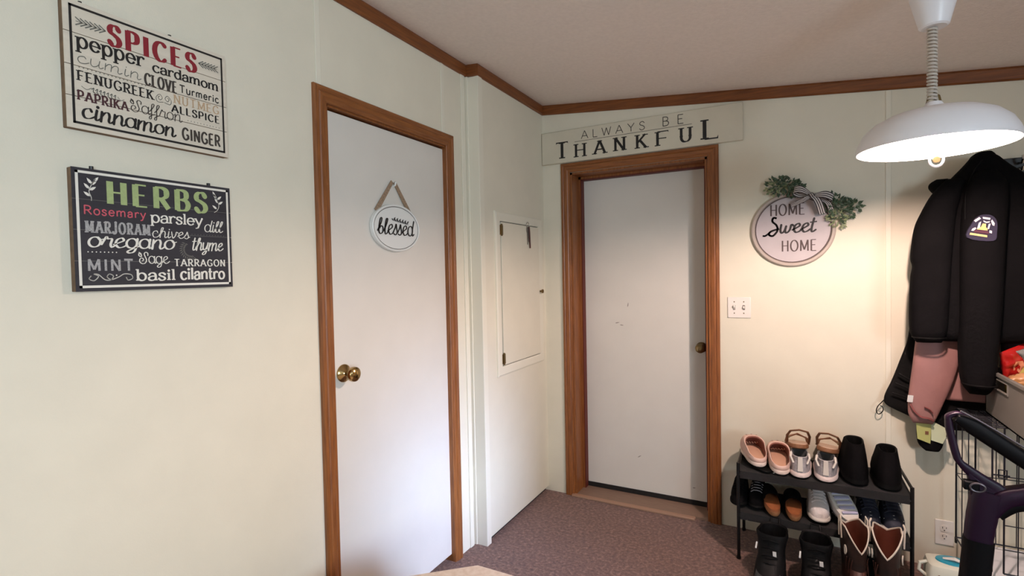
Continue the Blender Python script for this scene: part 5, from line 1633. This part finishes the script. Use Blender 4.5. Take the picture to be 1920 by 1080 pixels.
def wall4(x0, y0, x1, y1, z0, z1):
    b.box(x0, y0, z0, x1, y1, z1)


wall4(BX0, BY0, BX0 + tx, yh0, B0, B1)
wall4(BX0, yh1, BX0 + tx, BY1, B0, B1)
wall4(BX0, yh0, BX0 + tx, yh1, B0, zh0)
wall4(BX0, yh0, BX0 + tx, yh1, zh1, B1)
wall4(BX1 - tx, BY0, BX1, BY1, B0, B1)
wall4(BX0, BY0, BX1, BY0 + tx, B0, B1)
wall4(BX0, BY1 - tx, BX1, BY1, B0, B1)
b.box(BX0, BY0, B0, BX1, BY1, B0 + 0.006)
b.build('tub', 'bin_grey', t, world=True, smooth=False)
b = MB()
for a in ((BX0 - 0.008, BY0 - 0.008, BX0 + 0.004, BY1 + 0.008), (BX1 - 0.004, BY0 - 0.008, BX1 + 0.008, BY1 + 0.008), (BX0, BY0 - 0.008, BX1, BY0 + 0.004), (BX0, BY1 - 0.004, BX1, BY1 + 0.008)):
    b.box(a[0], a[1], B1 - 0.012, a[2], a[3], B1 + 0.002)
b.build('rim', 'bin_grey', t, world=True, bevel=0.002)
b = MB()
hp = [(BX0 - 0.003, yh0, zh0), (BX0 - 0.003, yh0, zh1), (BX0 - 0.003, yh1, zh1), (BX0 - 0.003, yh1, zh0)]
b.tube(hp, 0.003, 8, closed=True)
b.build('handle_rim', 'bin_grey', t, world=True)


def packet(name, label, m, loc, rot, w_, h_, d_, seed, col='snack packets in the grey bin', extra=None):
    t_ = thing(name, label, 'packet', loc, rot, col)
    n_ = 18
    rings = []
    for j in range(n_ + 1):
        v = j / n_
        e = math.sin(PI * min(1, max(0, (v - 0.03) / 0.94))) ** 0.45 if 0.03 < v < 0.97 else 0.02
        rr = []
        for i in range(28):
            a = 2 * PI * i / 28
            c, s_ = math.cos(a), math.sin(a)
            x = w_ / 2 * c * (1 - 0.06 * e)
            y = d_ / 2 * math.copysign(abs(s_) ** 0.8, s_) * max(e, 0.03)
            nz = noise.noise(Vector((x * 30 + seed, v * 7, s_ * 2 + seed)))
            rr.append(Vector((x + 0.004 * nz, y + 0.012 * nz * e, (v - 0.5) * h_ + 0.004 * noise.noise(Vector((x * 40, seed, v))))))
        rings.append(rr)
    MB().loft(rings).build('bag', m, t_, angle=60)
    if extra:
        b_ = MB()
        b_.loft([[Vector((v.x * 0.55, v.y * 1.06 - 0.001, v.z)) for v in r_[15:28]] for r_ in rings[6:13]], False, False, closed=False)
        b_.build('print', extra, t_, angle=60)
    return t_


M['bag_red'] = mat('bag_red', srgb(176, 30, 30), 0.22, coat=0.6)
M['bag_pale'] = mat('bag_print', srgb(226, 150, 118), 0.3)
M['bag_green'] = mat('bag_yellow_green', srgb(176, 166, 92), 0.3)
M['bag_tan'] = mat('bag_tan', srgb(186, 138, 96), 0.25, coat=0.5)
M['bag_clear'] = mat('bag_clear', srgb(206, 202, 200), 0.15, trans=0.8, coat=0.4)
packet('snack_packet', 'shiny red snack packet leaning in the corner of the grey bin', 'bag_red', (2.225, -0.165, 0.972), (0.2, -0.35, 0.5), 0.11, 0.15, 0.05, 1, extra='bag_pale')
packet('snack_packet', 'yellow green snack packet beside the red packet in the grey bin', 'bag_green', (2.285, -0.205, 0.965), (0.3, 0.4, 0.3), 0.09, 0.14, 0.045, 2)
packet('snack_packet', 'tan wrapped packet lying on top of the grey bin', 'bag_tan', (2.265, -0.335, 0.935), (1.2, 0.2, 0.8), 0.11, 0.14, 0.045, 3, extra='bag_red')
packet('snack_packet', 'shiny copper coloured packet at the bin corner under the red packet', 'bag_tan', (2.225, -0.235, 0.925), (1.3, 0.1, 1.2), 0.085, 0.10, 0.04, 4, extra='bag_pale')
packet('plastic_bag', 'crumpled clear plastic bag topping the grey bin contents', 'bag_clear', (2.29, -0.335, 1.035), (0.7, 0.9, 0.4), 0.13, 0.17, 0.08, 5, None)
t = tag(MB().box(2.18, -0.40, B0 + 0.007, 2.34, -0.22, 0.905).build('carton', mat('carton_yellow', srgb(196, 168, 92), 0.6), bevel=0.003), 'yellow carton seen through the handle hole of the grey bin', 'carton')

# ------------------------------------------------------------------ white appliance on the floor
M['app_white'] = mat('appliance_white', srgb(222, 222, 206), 0.35)
M['app_teal'] = mat('appliance_teal', srgb(44, 150, 176), 0.3)
M['app_teal_d'] = mat('appliance_teal_dark', srgb(30, 84, 110), 0.35)
t = thing('floor_appliance', 'white plastic appliance with teal dial top standing below the wall outlet', 'appliance', (2.0, -0.32, 0))
AX, AY = 2.005, -0.31


def rr_ring(hx, hy, z, r=0.35, n=40, ox=0.0):
    return [Vector((AX + ox + hx * math.copysign(abs(math.cos(a)) ** r, math.cos(a)), AY + hy * math.copysign(abs(math.sin(a)) ** r, math.sin(a)), z)) for a in [2 * PI * k_ / n for k_ in range(n)]]


MB().loft([rr_ring(0.090, 0.062, 0.0), rr_ring(0.094, 0.066, 0.02), rr_ring(0.092, 0.064, 0.15), rr_ring(0.086, 0.058, 0.17), rr_ring(0.072, 0.046, 0.178, 0.5)]).build('body', 'app_white', t, world=True)
ell = lambda hx, hy, z, ox=0: rr_ring(hx, hy, z, 1.0, 32, ox)
MB().loft([ell(0.060, 0.040, 0.176), ell(0.058, 0.038, 0.183), ell(0.05, 0.032, 0.1845)]).build('dial', 'app_teal', t, world=True)
b = MB()
b.tube([(AX - 0.035, AY - 0.004, 0.187), (AX + 0.0, AY - 0.014, 0.196), (AX + 0.03, AY - 0.02, 0.187)], [0.006, 0.011, 0.006], 10, flat=0.6)
b.build('dial_grip', 'plate', t, world=True)
MB().loft([ell(0.02, 0.016, 0.184, 0.032), ell(0.018, 0.014, 0.192, 0.032)]).build('button', 'app_teal', t, world=True)
b = MB()
b.tube([(AX - 0.088, AY - 0.01, 0.165), (AX - 0.112, AY - 0.015, 0.158), (AX - 0.116, AY - 0.018, 0.13), (AX - 0.09, AY - 0.02, 0.11)], 0.007, 8)
b.build('side_handle', 'app_white', t, world=True)
MB().box(AX - 0.04, AY - 0.068, 0.06, AX + 0.07, AY - 0.06, 0.118).build('window', 'app_teal_d', t, world=True, bevel=0.006)
MB().lathe([(0.0005, 0), (0.004, 0), (0.004, 0.003), (0.0005, 0.003)], Matrix.Translation((AX - 0.058, AY - 0.0625, 0.137)) @ Matrix.Rotation(PI / 2, 4, 'X'), 12).build('indicator', 'sandal_brown', t, world=True)

# ------------------------------------------------------------------ purple frame with the padded rail
M['purple'] = mat('purple_paint', srgb(32, 7, 34), 0.42, spec=0.3)
M['pad_black'] = mat('pad_vinyl', srgb(8, 7, 9), 0.55, spec=0.15)
FY = -1.0


def fx(x, z):            # frame drawing in its own plane
    return (1.4329 + (x - 1.4329) * 1.39, FY, 1.3797 + (z - 1.3797) * 1.39)


t = thing('padded_frame', 'dark purple tube frame with black padded rail in front of the wire crate', 'frame', (1.9, FY, 0))


def slab(name, m, path, hw, hd, bevel=0.008):
    """flat tube of half-width hw (in plane) and half-depth hd along a path in the frame plane"""
    pts = [Vector(p) for p in path]
    rings = []
    for i, p in enumerate(pts):
        tdir = (pts[min(i + 1, len(pts) - 1)] - pts[max(i - 1, 0)]).normalized()
        nrm = Vector((0, 1, 0))
        sd = tdir.cross(nrm).normalized()
        h = hw[i] if isinstance(hw, (list, tuple)) else hw
        rr = []
        for k_ in range(16):
            a = 2 * PI * k_ / 16
            c, s_ = math.cos(a), math.sin(a)
            rr.append(p + sd * h * math.copysign(abs(c) ** 0.55, c) + nrm * hd * math.copysign(abs(s_) ** 0.55, s_))
        rings.append(rr)
    return MB().loft(rings).build(name, m, t, world=True)


loop = catmull([fx(1.762, 1.054), fx(1.744, 1.063), fx(1.728, 1.056), fx(1.7275, 1.046), fx(1.729, 1.030), fx(1.735, 0.998), fx(1.741, 0.972), fx(1.745, 0.962), fx(1.755, 0.950), fx(1.78, 0.928), fx(1.806, 0.908), fx(1.82, 0.888)], 5)
slab('loop_strut', 'purple', loop, [0.0055 + 0.0002 * min(i, 20) + (0.0011 * max(0, i - 38)) for i in range(len(loop))], 0.012)
slab('padded_rail', 'pad_black', catmull([fx(1.738, 1.056), fx(1.76, 1.044), fx(1.80, 1.015), fx(1.848, 0.980), fx(1.92, 0.93), fx(1.99, 0.90)], 5), [0.012, 0.014, 0.016, 0.018, 0.02, 0.022] + [0.024] * 30, 0.026)
M['rail_glint'] = mat('rail_glint', srgb(96, 90, 94), 0.35, metal=0.6)
b = MB()
b.tube([Vector(fx(*q)) + Vector((0, -0.022, 0)) for q in ((1.744, 1.072), (1.772, 1.056), (1.805, 1.035), (1.852, 1.003), (1.92, 0.955))], 0.0028, 8)
b.build('rail_glint', 'rail_glint', t, world=True)  # pale line added as the highlight along the rail's upper edge
slab('arm_tube', 'purple', catmull([fx(1.79, 0.86), fx(1.815, 0.893), fx(1.85, 0.908), fx(1.92, 0.93), fx(1.99, 0.93)], 5), 0.026, 0.024)
slab('arm_underside', 'pad_black', catmull([fx(1.805, 0.86), fx(1.83, 0.882), fx(1.86, 0.892), fx(1.93, 0.912), fx(1.99, 0.915)], 5), 0.018, 0.02)
slab('upright', 'purple', catmull([fx(1.792, 0.905), fx(1.784, 0.86), fx(1.778, 0.81), fx(1.776, 0.78)], 4), [0.034, 0.036, 0.036, 0.035, 0.034, 0.034, 0.033, 0.033, 0.032, 0.032, 0.032, 0.032, 0.032], 0.026)
slab('post', 'pad_black', [fx(1.778, 0.80), fx(1.772, 0.72), fx(1.760, 0.60), fx(1.745, 0.45), fx(1.742, 0.40)], 0.034, 0.028)
gp = [fx(1.757, 0.946), fx(1.785, 0.922), fx(1.812, 0.905), fx(1.803, 0.862), (fx(1.768, 0.86)), fx(1.763, 0.90)]
b = MB()
b.loft([[(p[0], FY - 0.012, p[2]) for p in gp], [(p[0], FY + 0.012, p[2]) for p in gp]])
b.build('gusset', 'purple', t, world=True, bevel=0.004)
b = MB()
b.box(1.60, FY - 0.35, 0.0, 2.15, FY - 0.30, 0.05).box(1.60, FY + 0.25, 0.0, 2.15, FY + 0.30, 0.05)
b.box(1.83, FY - 0.33, 0.005, 1.89, FY + 0.28, 0.055)
b.build('base', 'pad_black', t, world=True, bevel=0.008)
b = MB()
q0, q1 = Vector(fx(1.742, 0.40)), Vector((1.86, FY, 0.04))
b.tube([q0, q1], 0.03, 16)
b.build('lower_post', 'pad_black', t, world=True)
c0 = Vector(fx(1.770, 0.917)) + Vector((0, -0.034, 0))
b = MB()
b.tube([c0 + Vector((0.012 * math.cos(a) * 1.4, 0, 0.012 * math.sin(a))) for a in [2 * PI * k_ / 20 for k_ in range(20)]], 0.003, 8, closed=True)
b.build('latch_ring', 'rail_glint', t, world=True)
b = MB()
b.box(c0.x - 0.03, c0.y + 0.002, c0.z - 0.012, c0.x + 0.006, c0.y + 0.03, c0.z + 0.014)
b.build('latch_block', 'pad_black', t, world=True, bevel=0.004)

# ------------------------------------------------------------------ table in the foreground
M['table_top'] = mat('table_top', srgb(222, 204, 186), 0.7, col2=srgb(208, 186, 164), vscale=60, bump=0.15, bscale=120)
M['table_edge'] = mat('table_leg_wood', srgb(140, 104, 76), 0.5, var=0.1, vscale=20)
t = thing('low_table', 'low tan table with cut corners at the bottom edge of the photo', 'table', (0.95, -2.1, 0))
TH = 0.45
oc = [(0.543, -1.585), (1.35, -1.585), (1.59, -1.80), (1.59, -2.46), (1.35, -2.68), (0.543, -2.68), (0.30, -2.46), (0.30, -1.805)]


def grow(o, d):
    cx, cy = 0.945, -2.13
    return [(x + d * (1 if x > cx else -1), y + d * (1 if y > cy else -1)) for x, y in o]


b = MB()
b.loft([[(x, y, z) for x, y in grow(oc, d)] for z, d in ((TH - 0.028, -0.012), (TH - 0.024, -0.002), (TH - 0.006, 0.0), (TH, -0.004))])
b.build('table_top', 'table_top', t, world=True, smooth=False)
MB().box(0.50, -2.5, TH - 0.10, 1.40, -1.76, TH - 0.028).build('apron', 'table_edge', t, world=True, smooth=False)
for x in (0.53, 1.37):
    for y in (-1.79, -2.47):
        MB().loft([[(x - r, y - r, z), (x + r, y - r, z), (x + r, y + r, z), (x - r, y + r, z)] for z, r in ((0.0, 0.022), (TH - 0.028, 0.03))]).build('leg', 'table_edge', t, world=True, smooth=False)
